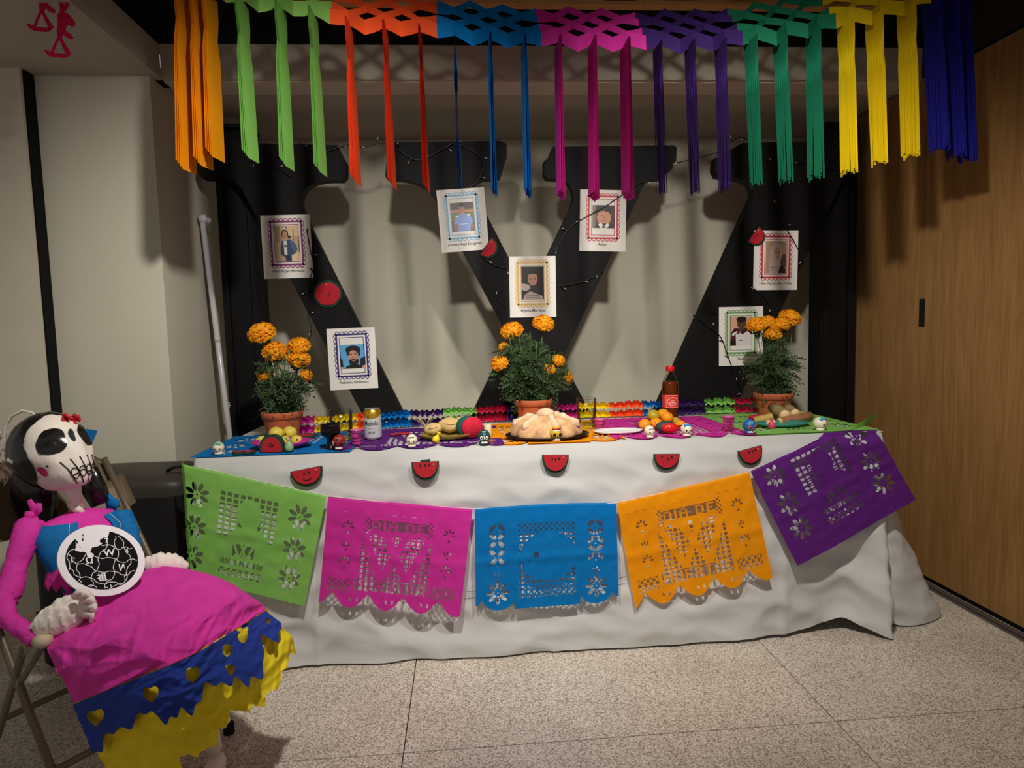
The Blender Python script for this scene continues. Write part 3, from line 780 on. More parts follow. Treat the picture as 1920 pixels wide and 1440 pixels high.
# ================================================================ FOAM WATERMELONS
m_rind = mat('foam_green', (20, 62, 44), .9, bump=.2, bs=300); m_flesh = mat('foam_red', (176, 26, 40), .85, bump=.2, bs=200, var=.1)
m_seed = mat('seed_black', (24, 10, 12), .6); m_shiny = mat('foil_dot', (220, 160, 150), .2, metal=.6)
def ftag(pc, y, w, h, rot, label, grp, seeds=((-.5, .55), (0, .5), (.5, .6)), smile=False, stub=False, thick=.010, full=False, ymap=None):
    c = at(*pc, y=y); r = thing('watermelon_cutout', label, 'foam watermelon', (c[0], c[1], c[2]-h*.5), grp)
    ca, sa = math.cos(rot), math.sin(rot)
    def mp(d): return lambda p: (c[0]+p[0]*ca-p[1]*sa, c[1]-d, c[2]+p[0]*sa+p[1]*ca)
    def half(W_, h_, n=16, top=.5):
        if full: return [(W_/2*math.cos(2*math.pi*k/24), h_/2*math.sin(2*math.pi*k/24)*(1+.04*math.sin(k*1.7))) for k in range(24)]
        return [(-W_/2, h*top)]+[(W_/2*math.cos(math.pi+math.pi*k/n)*(1+.02*math.sin(k*2.1)), h*top-h_*math.sin(math.pi*k/n)**.85) for k in range(1, n)]+[(W_/2, h*top)]
    MB().prism(half(w, h), mp(thick*.5), mp(0)).build('rind', m_rind, r)
    MB().prism([(p[0], p[1]-(0 if full else .001)) for p in half(w*.88, h*.82)], mp(thick), mp(thick*.51)).build('flesh', m_flesh, r)
    sb = MB()
    for sx, sz in seeds:
        x = sx*w*.5; z = (sz*h*.5 if full else h*(.5-sz*.5))
        sb.prism([(x+.0028*math.cos(a), z+.0050*math.sin(a)) for a in [k*math.pi/4 for k in range(8)]], mp(thick+.0012), mp(thick+.0001))
    if smile: sb.tube([mp(thick+.0008)((w*.14*t, h*(-.02-.10*(1-t*t)))) for t in (-1, -.6, -.2, .2, .6, 1)], .0012, 5)
    sb.build('seed', m_seed, r)
    gb = MB()
    gb.ball(mp(thick+.001)(((.3*w) if not full else 0, (.36 if not full else .33)*h)), (.0035, .0015, .0035), 10, 6)
    gb.build('glitter_dot', m_shiny, r)
    if stub: MB().prism([(-.018, h*.5), (.018, h*.5), (.016, h*.5+.008), (-.014, h*.5+.006)], mp(thick*.5), mp(0)).build('hanging_tab', m_rind, r)
    return r
GW = 'foam watermelon slices pinned along the tablecloth'
for (pc, w, h, rt, lb, kw) in (
    ((578, 895), .108, .062, .16, 'foam watermelon slice with a smiling face on the cloth above the light green flag', dict(seeds=((-.15, .45), (.15, .42)), smile=True)),
    ((798, 883), .094, .066, .0, 'foam watermelon slice with a top tab on the cloth above the magenta flag', dict(stub=True, seeds=((-.35, .35), (0, .35), (.3, .32)))),
    ((1041, 870), .094, .066, -.03, 'foam watermelon slice with three seeds on the cloth above the blue flag', dict(seeds=((-.25, .4), (0, .45), (.25, .4)))),
    ((1249, 866), .094, .058, -.03, 'foam watermelon slice with scattered seeds on the cloth above the orange flag', dict(seeds=((-.4, .3), (.1, .6), (.35, .35), (.6, .2)))),
    ((1408, 856), .090, .062, .22, 'foam watermelon slice tilted up on the cloth left of the purple flag', dict(seeds=((-.2, .35), (.1, .35), (.35, .25))))):
    z = at(*pc, y=-.02)[2]
    ftag(pc, cy(z)-.012, w, h, rt, lb, GW, **kw)
ftag((615, 551), YL-.004, .128, .125, .1, 'round foam watermelon on the first black letter stroke', None, full=True, seeds=((-.1, -.1), (.1, -.15), (0, -.3), (.15, .05)))
ftag((921, 469), YL-.004, .098, .058, .95, 'small foam watermelon slice by the light blue framed portrait', None, seeds=((-.3, .5), (0, .5), (.3, .5)))
ftag((1421, 447), YL-.008, .090, .062, .9, 'small foam watermelon slice over the corner of the headscarf portrait', None, seeds=((-.3, .45), (.1, .5)))

# ================================================================ PRINTED PORTRAITS
m_paper = mat('print_paper', (226, 222, 214), .75, var=.01)
m_ink = mat('black_ink', (30, 28, 30), .7)
PM = {}
def pm(c):
    k = 'print_%02x%02x%02x' % c
    return mat(k, c, .45, var=.03, vs=120)
def oval(cx, cy_, a, b, n=14, a0=0, a1=360): return [(cx+a*math.cos(math.radians(a0+(a1-a0)*k/n)), cy_+b*math.sin(math.radians(a0+(a1-a0)*k/n))) for k in range(n+(0 if a1-a0 == 360 else 1))]
def portrait(tl, trp, bl, name, fc, art, label, fold=None, gloss=False):
    y = YL-.0065
    A, B, C = at(*tl, y=y), at(*trp, y=y), at(*bl, y=y)
    ux = (B-A).normalized(); W_, H_ = .2159, .2794
    uz = Vector((ux[2], 0, -ux[0])).normalized()          # downwards in the sheet plane
    if uz[2] > 0: uz = -uz
    def mp(d): return lambda p: tuple(A+ux*(p[0]*W_)+uz*(p[1]*H_)+Vector((0, -d, 0)))
    r = thing('portrait_print', label, 'portrait', tuple(A+ux*W_/2+uz*H_), 'portrait prints taped to the letters')
    base = [(0, 0), (1, 0), (1, 1), (0, 1)] if not fold else [(0, 0), (1, 0), (1, 1-.12), (1-.14, 1), (0, 1)]
    MB().prism(base, mp(.0008), mp(0)).build('sheet', m_paper, r)
    # scalloped frame
    fm = pm(fc); fb = MB()
    x0, x1, y0, y1 = .17, .83, .09, .80; t = .030; ty_ = t*W_/H_
    def bar(a, b, c, d, dd): fb.prism([(a, b), (c, b), (c, d), (a, d)], mp(dd+.0002), mp(dd))
    for (o_, tt) in ((0, 1.25), (.075, .45)):
        X0, X1, Y0, Y1 = x0+o_, x1-o_, y0+o_*W_/H_, y1-o_*W_/H_; T = t*tt; TY = ty_*tt
        bar(X0, Y0, X1, Y0+TY, .001); bar(X0, Y1-TY, X1, Y1, .001); bar(X0, Y0, X0+T, Y1, .001); bar(X1-T, Y0, X1, Y1, .001)
    def arc(cx, cy_, rx, ry, a0):
        P = [(cx+rx*math.cos(math.radians(a0+180*k/8)), cy_+ry*math.sin(math.radians(a0+180*k/8))) for k in range(9)]
        Q = [(cx+rx*.66*math.cos(math.radians(a0+180*k/8)), cy_+ry*.66*math.sin(math.radians(a0+180*k/8))) for k in range(9)]
        fb.add([mp(.0013)(p) for p in P+Q], [(k, k+1, 9+k+1, 9+k) for k in range(8)])
    n = 7
    for k in range(n):
        cx = x0+(x1-x0)*(k+.5)/n; rr = (x1-x0)/n/2
        arc(cx, y0, rr, rr*.85, 180); arc(cx, y1, rr, rr*.85, 0)
    n = 9
    for k in range(n):
        cyy = y0+(y1-y0)*(k+.5)/n; rr = (y1-y0)/n/2
        arc(x0, cyy, rr*1.1, rr, 90); arc(x1, cyy, rr*1.1, rr, -90)
    fb.build('printed_frame', fm, r)
    # photo
    X0, Y0, X1, Y1 = art[0]
    layers = art[1]
    for k, (c, poly) in enumerate(layers):
        pass
    mb = MB(); ms = []
    for k, (c, poly) in enumerate(layers):
        m_ = pm(c)
        if m_ not in ms: ms.append(m_)
        mb.cur = ms.index(m_); n0 = len(poly)
        pts = [(min(max(p[0], 0), 1), min(max(p[1], 0), 1)) for p in poly]
        mb.add([mp(.0012+.0001*k)((X0+(X1-X0)*p[0], Y0+(Y1-Y0)*p[1])) for p in pts], [tuple(range(n0))])
    mb.build('photograph', ms, r)
    V_, F_ = text_mesh(name, .0175, .0002)
    fn = mp(.0012)
    mesh_obj('printed_name', [fn((.5+v[0]/W_, .905-v[1]/H_)) for v in V_], F_, m_ink, r)
    return r
SK = (188, 138, 112); FULL = [(0, 0), (1, 0), (1, 1), (0, 1)]
def rect(a, b, c, d): return [(a, b), (c, b), (c, d), (a, d)]
girl = ((.27, .17, .75, .73), [((186, 158, 122), FULL), ((160, 130, 96), rect(0, 0, .22, .45)), ((206, 180, 140), rect(.55, 0, 1, .3)), ((150, 118, 84), rect(.75, .1, .8, .8)), ((214, 190, 150), rect(.5, .75, 1, 1)),
    ((40, 26, 24), oval(.42, .24, .15, .13)), ((40, 26, 24), oval(.60, .32, .06, .05)), (SK, oval(.42, .26, .11, .11)), ((225, 220, 210), oval(.42, .07, .14, .035)), ((30, 24, 24), oval(.36, .06, .03, .02)), ((30, 24, 24), oval(.49, .06, .03, .02)),
    ((52, 66, 96), [(.28, .42), (.62, .38), (.86, .52), (.92, .66), (.80, .80), (.66, .82), (.66, 1), (.42, 1), (.38, .88), (.20, .80), (.22, .55)]), ((74, 92, 126), [(.62, .40), (.84, .52), (.90, .66), (.78, .76), (.66, .60)]),
    ((212, 206, 194), [(.34, .42), (.48, .42), (.48, .82), (.36, .82)]), ((40, 38, 44), rect(.37, .54, .46, .60)), ((70, 40, 38), rect(.34, .235, .40, .25)), ((70, 40, 38), rect(.44, .235, .50, .25)), ((140, 70, 66), rect(.39, .31, .46, .325)),
    ((36, 44, 66), rect(.42, .84, .64, 1))])
man_blue = ((.24, .27, .77, .66), [((92, 160, 208), FULL), ((30, 26, 30), [(0, .55), (.10, .62), (.12, 1), (0, 1)]), ((30, 28, 34), [(.80, .6), (1, .5), (1, 1), (.78, 1)]), ((26, 24, 30), [(.15, 1), (.25, .90), (.42, .82), (.66, .82), (.85, .9), (.9, 1)]),
    (SK, oval(.53, .50, .20, .32)), ((28, 22, 24), oval(.53, .22, .30, .18)), ((28, 22, 24), rect(.27, .2, .36, .45)), ((28, 22, 24), rect(.72, .2, .80, .48)), (SK, oval(.53, .42, .17, .18)), ((34, 26, 26), oval(.54, .70, .20, .16)), ((180, 130, 110), oval(.53, .60, .16, .07)), ((34, 26, 26), rect(.44, .60, .64, .64)), ((176, 110, 100), rect(.48, .67, .60, .70)),
    ((40, 28, 26), rect(.38, .39, .48, .42)), ((40, 28, 26), rect(.57, .38, .68, .41)), ((206, 150, 140), [(0, .93), (.10, .92), (.16, 1), (0, 1)]), ((206, 150, 140), [(.88, .9), (1, .86), (1, 1), (.84, 1)])])
man_jersey = ((.26, .22, .74, .68), [((96, 86, 74), FULL), ((176, 130, 96), rect(0, .25, 1, .34)), ((70, 64, 60), rect(0, 0, 1, .22)), ((110, 120, 84), rect(0, .36, 1, .62)), ((128, 152, 206), [(.22, .46), (.42, .38), (.60, .38), (.82, .44), (.96, .70), (.84, .76), (.80, 1), (.26, 1), (.24, .74), (.10, .74)]),
    (SK, rect(.43, .30, .57, .42)), ((168, 118, 94), oval(.49, .20, .12, .15)), ((34, 26, 24), oval(.49, .09, .13, .07)), ((156, 108, 84), [(.10, .74), (.24, .76), (.28, .96), (.14, .98)]), ((156, 108, 84), [(.84, .76), (.96, .72), (.98, .9), (.82, .96)]), ((236, 232, 228), rect(.20, .44, .30, .50)), ((236, 232, 228), rect(.72, .42, .82, .46)),
    ((222, 226, 240), rect(.36, .74, .68, .76)), ((60, 36, 32), rect(.42, .18, .47, .195)), ((60, 36, 32), rect(.52, .18, .57, .195)), ((110, 60, 54), rect(.46, .27, .54, .28))])
boy_tux = ((.27, .25, .75, .62), [((70, 52, 40), FULL), ((120, 110, 92), rect(0, 0, .16, 1)), ((196, 140, 112), oval(.52, .55, .32, .36)), ((40, 32, 30), [(.22, .30), (.24, .06), (.55, 0), (.86, .10), (.84, .36), (.52, .24)]), ((24, 22, 26), [(.05, 1), (.2, .86), (.36, .80), (.70, .80), (.95, .86), (1, 1)]),
    ((228, 224, 220), [(.26, .84), (.40, .76), (.52, .92), (.68, .78), (.78, .86), (.66, 1), (.36, 1)]), ((20, 18, 22), oval(.52, .95, .10, .04)), ((50, 32, 28), rect(.38, .44, .46, .47)), ((50, 32, 28), rect(.60, .44, .68, .47)), ((158, 82, 74), rect(.44, .66, .62, .69)), ((170, 116, 92), rect(.50, .50, .56, .58))])
elder = ((.26, .17, .74, .71), [((34, 26, 28), FULL), ((176, 128, 108), oval(.50, .36, .22, .22)), ((24, 18, 20), [(.26, .3), (.30, .12), (.5, .07), (.72, .12), (.76, .34), (.66, .22), (.36, .22)]), ((44, 34, 36), [(.1, 1), (.16, .72), (.36, .60), (.66, .60), (.9, .74), (.94, 1)]), ((170, 158, 152), [(.05, 1), (.12, .86), (.38, .74), (.60, .80), (.95, .9), (.98, 1)]),
    ((60, 50, 54), rect(.2, .88, .8, .90)), ((60, 50, 54), rect(.2, .94, .8, .96)), ((52, 34, 32), rect(.36, .36, .46, .375)), ((52, 34, 32), rect(.55, .36, .65, .375)), ((128, 78, 70), rect(.43, .49, .58, .505)), ((186, 168, 160), [(0, .5), (.32, .54), (.40, .66), (.2, .74), (0, .7)])])
scarf = ((.27, .18, .73, .72), [((168, 138, 112), FULL), ((92, 70, 58), rect(.72, .4, 1, .8)), ((182, 164, 164), [(.18, .98), (.22, .30), (.34, .08), (.56, .02), (.78, .12), (.82, .40), (.70, .66), (.86, .9), (.88, 1), (.18, 1)]), ((190, 170, 172), [(.22, .66), (.64, .60), (.70, .72), (.26, .80)]), ((186, 134, 110), [(.42, .24), (.60, .18), (.74, .30), (.72, .46), (.60, .60), (.46, .50)]),
    ((40, 34, 34), [(.62, 1), (.72, .74), (.96, .82), (1, 1)]), ((52, 34, 34), rect(.46, .33, .55, .35)), ((52, 34, 34), rect(.62, .34, .71, .36)), ((140, 80, 74), rect(.53, .48, .64, .50)), ((140, 122, 124), rect(.22, .80, .66, .82)), ((140, 122, 124), rect(.24, .88, .66, .90))])
boy_white = ((.25, .165, .74, .66), [((206, 164, 132), FULL), ((60, 22, 24), [(.06, .55), (.2, .40), (.45, .42), (.85, .36), (1, .5), (1, 1), (.04, 1)]), ((214, 208, 204), [(.26, .62), (.44, .54), (.58, .62), (.80, .50), (1, .64), (1, 1), (.28, 1)]), ((84, 58, 50), oval(.53, .22, .22, .21)), ((26, 20, 20), oval(.53, .10, .24, .10)), ((84, 58, 50), rect(.44, .36, .66, .46)),
    ((30, 26, 28), rect(.40, .80, .58, .83)), ((226, 222, 216), [(.08, .60), (.30, .50), (.34, .54), (.12, .68)]), ((26, 20, 22), rect(.02, .82, .26, 1)), ((96, 66, 56), [(.3, .54), (.48, .46), (.54, .52), (.36, .62)]), ((30, 20, 20), rect(.42, .19, .49, .21)), ((30, 20, 20), rect(.60, .19, .67, .21)), ((120, 66, 60), rect(.48, .32, .60, .335))])
portrait((488, 404), (582, 402), (493, 524), 'Hind Rajab Hamada', (128, 44, 104), girl, 'portrait of a girl in a denim jacket in a plum scalloped frame')
portrait((612, 617), (703, 613), (621, 735), 'Roberto Alcántara', (52, 40, 112), man_blue, 'portrait of a bearded man on blue in an indigo scalloped frame')
portrait((818, 357), (906, 351), (829, 474), 'Ahmed Atef Dargmah', (108, 156, 188), man_jersey, 'portrait of a man in a light blue jersey in a pale blue frame', fold=True)
portrait((954, 481), (1038, 480), (957, 596), 'Ifigenia Martínez', (206, 168, 88), elder, 'portrait of an elderly person on dark ground in a gold frame')
portrait((1088, 355), (1173, 357), (1087, 470), 'Adam', (188, 44, 66), boy_tux, 'portrait of a boy in a bow tie in a red frame')
portrait((1414, 432), (1500, 432), (1411, 546), 'Hiba Kamal Abu Nada', (196, 48, 64), scarf, 'portrait of a woman in a grey headscarf in a red frame')
portrait((1348, 576), (1432, 574), (1348, 688), 'Basil', (104, 150, 88), boy_white, 'portrait of a boy in a white shirt in a green frame')

# ================================================================ FAIRY LIGHTS
m_wire = mat('black_wire', (14, 13, 13), .5); m_bulb = mat('clear_bulb', (214, 214, 208), .15, spec=.9)
def fairy(paths, label):
    p0 = at(*paths[0][0], y=YL-.008)
    r = thing('fairy_lights', label, 'string lights', tuple(p0))
    w = MB(); rr = random.Random(len(paths)*7+1); stubs = MB(); 
    bulbs = []
    for path in paths:
        P = np.array([tuple(at(a, b, y=YL-.0125)) for a, b in path]); L = np.r_[0, np.cumsum(np.linalg.norm(np.diff(P, axis=0), axis=1))]
        n = max(4, int(L[-1]/.02)); T = np.linspace(0, 1, n); K = np.interp(T*L[-1], L, np.arange(len(P)))/(len(P)-1)
        p0_, p1_, p2_, p3_, f = cr1(P, K); f = f[:, None]
        Q = .5*(2*p1_+(-p0_+p2_)*f+(2*p0_-5*p1_+4*p2_-p3_)*f*f+(-p0_+3*p1_-3*p2_+p3_)*f**3)
        w.tube([tuple(q) for q in Q], .0022, 6)
        for k in range(1, n, 4):
            a = rr.uniform(0, 6.28); d = Vector((math.cos(a), -.1, math.sin(a)))
            c = Vector(Q[k]); w.tube([c, c+d*.018], .0027, 6); bulbs.append((c+d*.018, d))
    w.build('wire', m_wire, r)
    for c, d in bulbs:
        MB().tube([c, c+d*.010], [.0020, .0012], 6).build('bulb', m_bulb, r)
fairy([[(560, 268), (600, 285), (655, 272), (680, 278), (723, 268), (780, 300), (820, 285), (850, 268)], [(575, 430), (582, 470), (588, 500), (576, 540), (578, 590), (584, 622), (572, 650)], [(470, 300), (510, 310), (545, 330)]], 'black fairy light wire with clear bulbs over the first letter')
fairy([[(862, 270), (905, 300), (895, 340), (882, 350)], [(905, 480), (918, 492), (935, 500), (950, 503)], [(1046, 536), (1070, 533), (1100, 525), (1132, 508)], [(925, 548), (936, 565), (950, 576)], [(1040, 470), (1065, 430), (1088, 413), (1130, 390), (1172, 362), (1205, 340), (1208, 352)]], 'black fairy light wire with clear bulbs over the crossing middle strokes')
fairy([[(1270, 305), (1300, 298), (1345, 285), (1392, 258), (1440, 300), (1500, 305), (1580, 320)], [(1455, 380), (1470, 420), (1498, 470), (1512, 500)], [(1412, 540), (1440, 565), (1452, 600)], [(1300, 590), (1348, 628), (1362, 660), (1374, 692), (1395, 740)]], 'black fairy light wire with clear bulbs over the right letter stroke')
# ================================================================ TABLE TOP GARLAND
tg = thing('table_garland', 'small scalloped tissue garland of many colours standing along the back of the table', 'garland', (0.1, .62, ZT+.006))
gsec = [(560, 604, T_MAG), (604, 678, T_YEL), (678, 714, T_RED), (714, 775, T_BLUE), (775, 832, T_DPUR), (832, 894, T_GREEN), (894, 953, T_CRIM), (953, 1012, T_NAVY), (1012, 1083, T_MAG), (1083, 1144, T_YEL), (1144, 1206, T_RED), (1206, 1268, T_BLUE), (1268, 1322, T_DPUR), (1322, 1376, T_GREEN), (1376, 1424, T_CRIM)]
YG = .60
for si, (pa, pb, mt) in enumerate(gsec):
    a = at(pa, 800, y=YG)[0]; b = at(pb, 790, y=YG)[0]
    mb = MB(); n = max(2, int(round((b-a)/.042)))
    zb = ZT+.007
    for (zo, hh, dy) in ((0.034, .036, 0.0), (.0, .033, -.006)):
        for lay_ in range(2):
            N_ = n*6
            vs = []
            for k in range(N_+1):
                t = k/N_; x = a+(b-a)*t
                ph = t*n*2*math.pi+(math.pi if lay_ else 0)
                y = YG+dy-.14*max(0, (-.15-x)/.75)**1.2-.02*max(0, x-.3)+.014*math.cos(ph/1)*1.0+lay_*.012
                top = zb+zo+hh-.013*abs(math.sin(ph/2+.3*lay_))+.003*math.sin(x*31); bot = zb+zo+(.014*abs(math.cos(ph/2)) if zo else .002)
                vs += [(x, y-.004*math.sin(ph*2), bot), (x, y+.008, (top+bot)/2), (x, y-.003, top)]
            mb.add(vs, [(3*k, 3*k+3, 3*k+4, 3*k+1) for k in range(N_)]+[(3*k+1, 3*k+4, 3*k+5, 3*k+2) for k in range(N_)])
    mb.build('honeycomb_section', mt, tg)

# ================================================================ POTS OF MARIGOLDS
m_terra = mat('terracotta', (188, 98, 62), .75, bump=.1, bs=120, var=.07, vs=8); m_soil = mat('potting_soil', (46, 34, 26), .95, bump=.6, bs=80, var=.3, vs=60)
m_leafg = mat('marigold_leaf', (58, 80, 44), .7, var=.3, vs=30, transl=.2); m_stem = mat('marigold_stem', (84, 110, 58), .7)
m_petal = mat('marigold_petal', (255, 184, 16), .7, var=.08, vs=60, transl=.3); m_petal2 = mat('marigold_petal_deep', (250, 148, 8), .7, var=.1, vs=60, transl=.3)
m_calyx = mat('calyx_green', (70, 92, 44), .7)
def petals(c, rx, rz, axis, seed, n=150):
    rr = random.Random(seed); mb = MB()
    ax = Vector(axis).normalized(); t1 = ax.orthogonal().normalized(); t2 = ax.cross(t1)
    g = math.pi*(3-math.sqrt(5))
    for k in range(n):
        zc = 1-1.32*(k+.5)/n; rad = math.sqrt(max(0, 1-zc*zc)); th = k*g+rr.uniform(-.1, .1)
        d = t1*(rad*math.cos(th))+t2*(rad*math.sin(th))+ax*zc
        sc = t1*(rad*math.cos(th)*rx)+t2*(rad*math.sin(th)*rx)+ax*(zc*rz)
        p = Vector(c)+sc*rr.uniform(.86, 1.05)
        side = d.cross(ax if abs(zc) < .95 else t1).normalized(); up = side.cross(d).normalized()
        if rr.random() < .5: up = -up
        q = rr.uniform(-.5, .5); s2 = side*math.cos(q)+up*math.sin(q); u2 = up*math.cos(q)-side*math.sin(q)
        w = rx*rr.uniform(.10, .16); h = rx*.15
        base = p-d*rx*.22
        mb.cur = 0 if rr.random() < .72 else 1
        mb.add([base-s2*w*.5, base+s2*w*.5, p-s2*w+u2*h*.35, p+d*rx*.03+u2*h*.0, p+s2*w+u2*h*.35, p-s2*w*.8+u2*h+d*rx*.05, p+s2*w*.8+u2*h+d*rx*.02],
               [(0, 1, 4, 3), (0, 3, 2), (2, 3, 5), (3, 4, 6), (3, 6, 5)])
    mb.cur = 1
    Mm = Matrix((t1, t2, ax)).transposed()
    mb.ball(Vector(c), (rx*.78, rx*.78, rz*.78), 12, 8, M=Mm)
    return mb
def plant(pot_rim, pot_w, pot_h, base_y, flowers, bush, seed, label, nleaf=170):
    yb_ = base_y
    rim = at(*pot_rim, y=yb_); r = pot_w*mpp(rim)/2; hgt = rim[2]-(ZT+.006)
    root = thing('potted_marigold', label, 'potted plant', (rim[0], yb_, ZT+.0065), 'potted marigolds along the back of the table')
    rb = r*.72
    MB().lathe([(rb, 0), (rb*1.01, .002), (r*.90, hgt-.028), (r*.905, hgt-.027), (r*.97, hgt-.025), (r, hgt-.003), (r*.985, hgt), (r*.90, hgt-.001), (r*.87, hgt-.015), (r*.80, hgt-.017)], (0, 0, 0), 36).build('pot', m_terra, root, True, True)
    sb = MB(); sb.lathe([(0.001, hgt-.012), (r*.4, hgt-.011), (r*.86, hgt-.0155)], (0, 0, 0), 24, cap1=False, wob=lambda t, k: 1+.03*math.sin(t*7+k)); 
    sb.build('soil', m_soil, root, True, True)
    rr = random.Random(seed); org = Vector((rim[0], yb_, ZT+hgt-.006))
    # stems to each flower
    sm = []
    for (px, py, wpx, hpx, tilt) in flowers:
        yf = yb_+rr.uniform(-.05, .05)
        c = at(px, py, y=yf); k = mpp(c)
        rx, rz = wpx*k, hpx*k
        axis = Vector((math.sin(tilt)*.9, -.45, math.cos(tilt)))
        petals(c, rx, rz, axis, rr.randint(0, 999), 330).build('flower', [m_petal, m_petal2], root)
        a = axis.normalized()
        cb = c-a*rz*.55
        MB().tube([cb-a*rx*.65, cb-a*rx*.45, cb-a*rx*.1], [.0035, rx*.36, rx*.55], 10).build('calyx', m_calyx, root, True)
        mid = (org+cb)/2+Vector(((cb[0]-org[0])*.25, 0, .01))
        P = [org+Vector((rr.uniform(-.02, .02), rr.uniform(-.02, .02), -.01)), mid, cb-a*rx*.6]
        Q = [P[0]*(1-t)**2+P[1]*2*t*(1-t)+P[2]*t*t for t in [q/8 for q in range(9)]]
        MB().tube(Q, [.0032-.0012*q/8 for q in range(9)], 6).build('stem', m_stem, root, True); sm.append(Q)
    # foliage: many pinnate leaves
    (cx, cyp, bw, bh) = bush
    cen = at(cx, cyp, y=yb_); k = mpp(cen); bw *= k; bh *= k
    fb = MB(); stb = MB()
    def leaf(p, d, L):
        d = d.normalized(); s = d.cross(Vector((rr.uniform(-.4, .4), rr.uniform(-1, 0), rr.uniform(-.3, 1)))).normalized(); nrm = s.cross(d)
        np_ = 5; w = .0042*rr.uniform(.8, 1.3)
        droop = Vector((0, 0, -1))
        def pos(t): return p+d*(L*t)+droop*(L*.35*t*t)
        for q in range(np_+1):
            t = .22+.78*q/np_; b = pos(t)
            ll = L*.36*(1-.45*abs(t-.55)/.5)
            dirs = [(s*.85+d*.6), (-s*.85+d*.6)] if q < np_ else [d]
            for dd in dirs:
                dd = dd.normalized()+nrm*rr.uniform(-.25, .25); e = b+dd*ll+droop*ll*.2; sd = dd.cross(nrm).normalized()*w
                m1 = b+dd*ll*.5
                fb.add([b, m1+sd, e, m1-sd], [(0, 1, 2), (0, 2, 3)])
        q0, q1, q2 = pos(0), pos(.5), pos(1)
        sd = s*.0009
        fb.add([q0-sd, q0+sd, q1-sd, q1+sd, q2], [(0, 1, 3, 2), (2, 3, 4)])
    # inner stems
    tips = []
    for j in range(18):
        a = rr.uniform(-1, 1); e_ = org+Vector((a*bw*.40*(.6+.4*rr.random()), rr.uniform(-.05, .05), rr.uniform(.35, .95)*((cen[2]+bh*.42)-org[2])))
        mid = (org+e_)/2+Vector((a*bw*.12, 0, 0)); Q = [org*(1-t)**2+mid*2*t*(1-t)+e_*t*t for t in [q/6 for q in range(7)]]
        stb.tube(Q, [.0022-.0009*q/6 for q in range(7)], 5); tips.append(Q)
    for j in range(nleaf):
        Q = rr.choice(tips+sm); q = rr.uniform(.12, 1); i = int(q*(len(Q)-1)); p = Q[min(i, len(Q)-1)]+Vector((rr.uniform(-.008, .008), rr.uniform(-.01, .01), rr.uniform(-.012, .012)))
        d = Vector((rr.uniform(-1, 1)+(p[0]-org[0])*6, rr.uniform(-1, .5), rr.uniform(-.5, .9)))
        L = rr.uniform(.045, .078)
        leaf(p, d, L)
    tag(fb.build('foliage', m_leafg, root), kind='stuff')
    tag(stb.build('branches', m_stem, root, True), kind='stuff')
    return root
plant((529, 771), 76, 0, .33, [(491, 625, 25, 18, -.25), (516, 660, 23, 18, .0), (561, 649, 20, 15, .1), (560, 673, 21, 15, .25), (498, 701, 16, 13, -.5), (574, 704, 11, 12, .9)], (530, 705, 125, 150), 11, 'potted marigold with six orange blooms at the left end of the table')
plant((1000, 748), 72, 0, .50, [(960, 621, 21, 15, -.35), (1019, 607, 20, 15, .1), (946, 653, 10, 12, -1.1), (937, 682, 16, 15, -.6), (945, 703, 9, 11, -1.0), (1047, 677, 12, 12, .9), (1031, 692, 11, 9, .3), (1061, 705, 14, 11, 1.0)], (998, 680, 150, 165), 22, 'potted marigold, the bushiest of three, behind the sugared bread', 420)
plant((1450, 736), 72, 0, .49, [(1419, 609, 18, 12, -.3), (1440, 604, 14, 11, .0), (1466, 608, 15, 11, .3), (1455, 614, 12, 11, .1), (1481, 596, 20, 14, .1), (1449, 625, 17, 12, -.1)], (1456, 675, 105, 150), 33, 'potted marigold in the cleanest clay pot at the right end of the table', 200)

# ================================================================ DISHES, FRUIT, BREAD
def tp(px, py, dz=0.0, z=ZT+.0068): 
    p = at(px, py, z=z); y = p[1]
    if y < .034: p = at(px, py, y=.034)       # nothing stands over the table edge
    return Vector((p[0], max(y, .034), z+dz))
def plate(name, px, py, wpx, sy, mt, label, rim=.18, h=.016, cat='plate'):
    c = tp(px, py); r = wpx*mpp(c)/2; t = thing(name, label, cat, c)
    MB().lathe([(r*.55, 0), (r*.62, .001), (r*(1-rim), h*.35), (r, h), (r*.985, h+.0015), (r*(1-rim)*.98, h*.35+.003), (r*.6, .0035), (0.001, .003)], (0, 0, 0), 40, 1, sy, cap1=False).build('dish', mt, t, True, True)
    return t, c, r
m_cer_mag = mat('ceramic_magenta', (190, 50, 140), .35); m_cer_crim = mat('ceramic_crimson', (150, 26, 50), .35); m_cer_gold = mat('ceramic_olive', (142, 120, 50), .4); m_cer_teal = mat('ceramic_teal', (56, 136, 124), .35); m_white = mat('ceramic_white', (236, 234, 232), .3)
plate('fruit_plate', 528, 838, 112, .72, m_cer_mag, 'magenta plate of yellow guavas below the left marigold pot', h=.022)
m_guava = mat('guava_skin', (214, 196, 72), .5, var=.18, vs=14); m_brown = mat('stalk_brown', (70, 46, 26), .8)
def guava(px, py, dia, yy, label):
    c = at(px, py, y=yy); r = dia*mpp(c)/2
    t = thing('guava', label, 'fruit', (c[0], c[1], c[2]-r*.95), 'yellow guavas on the magenta plate')
    MB().ball(c, (r*1.04, r, r*.95), 18, 12, fn=lambda d: 1+.03*math.sin(d[0]*5+px)).build('fruit', m_guava, t, True)
    e = c+Vector((random.uniform(-.4, .4), -.85, random.uniform(-.1, .5))).normalized()*r*.97
    MB().ball(e, (.0042, .003, .0042), 8, 6).build('blossom_end', m_brown, t, True)
guava(491, 828, 23, .19, 'pale yellow guava at the far left rim of the magenta plate')
guava(518, 813, 27, .23, 'large yellow guava left of the topmost one in the plate')
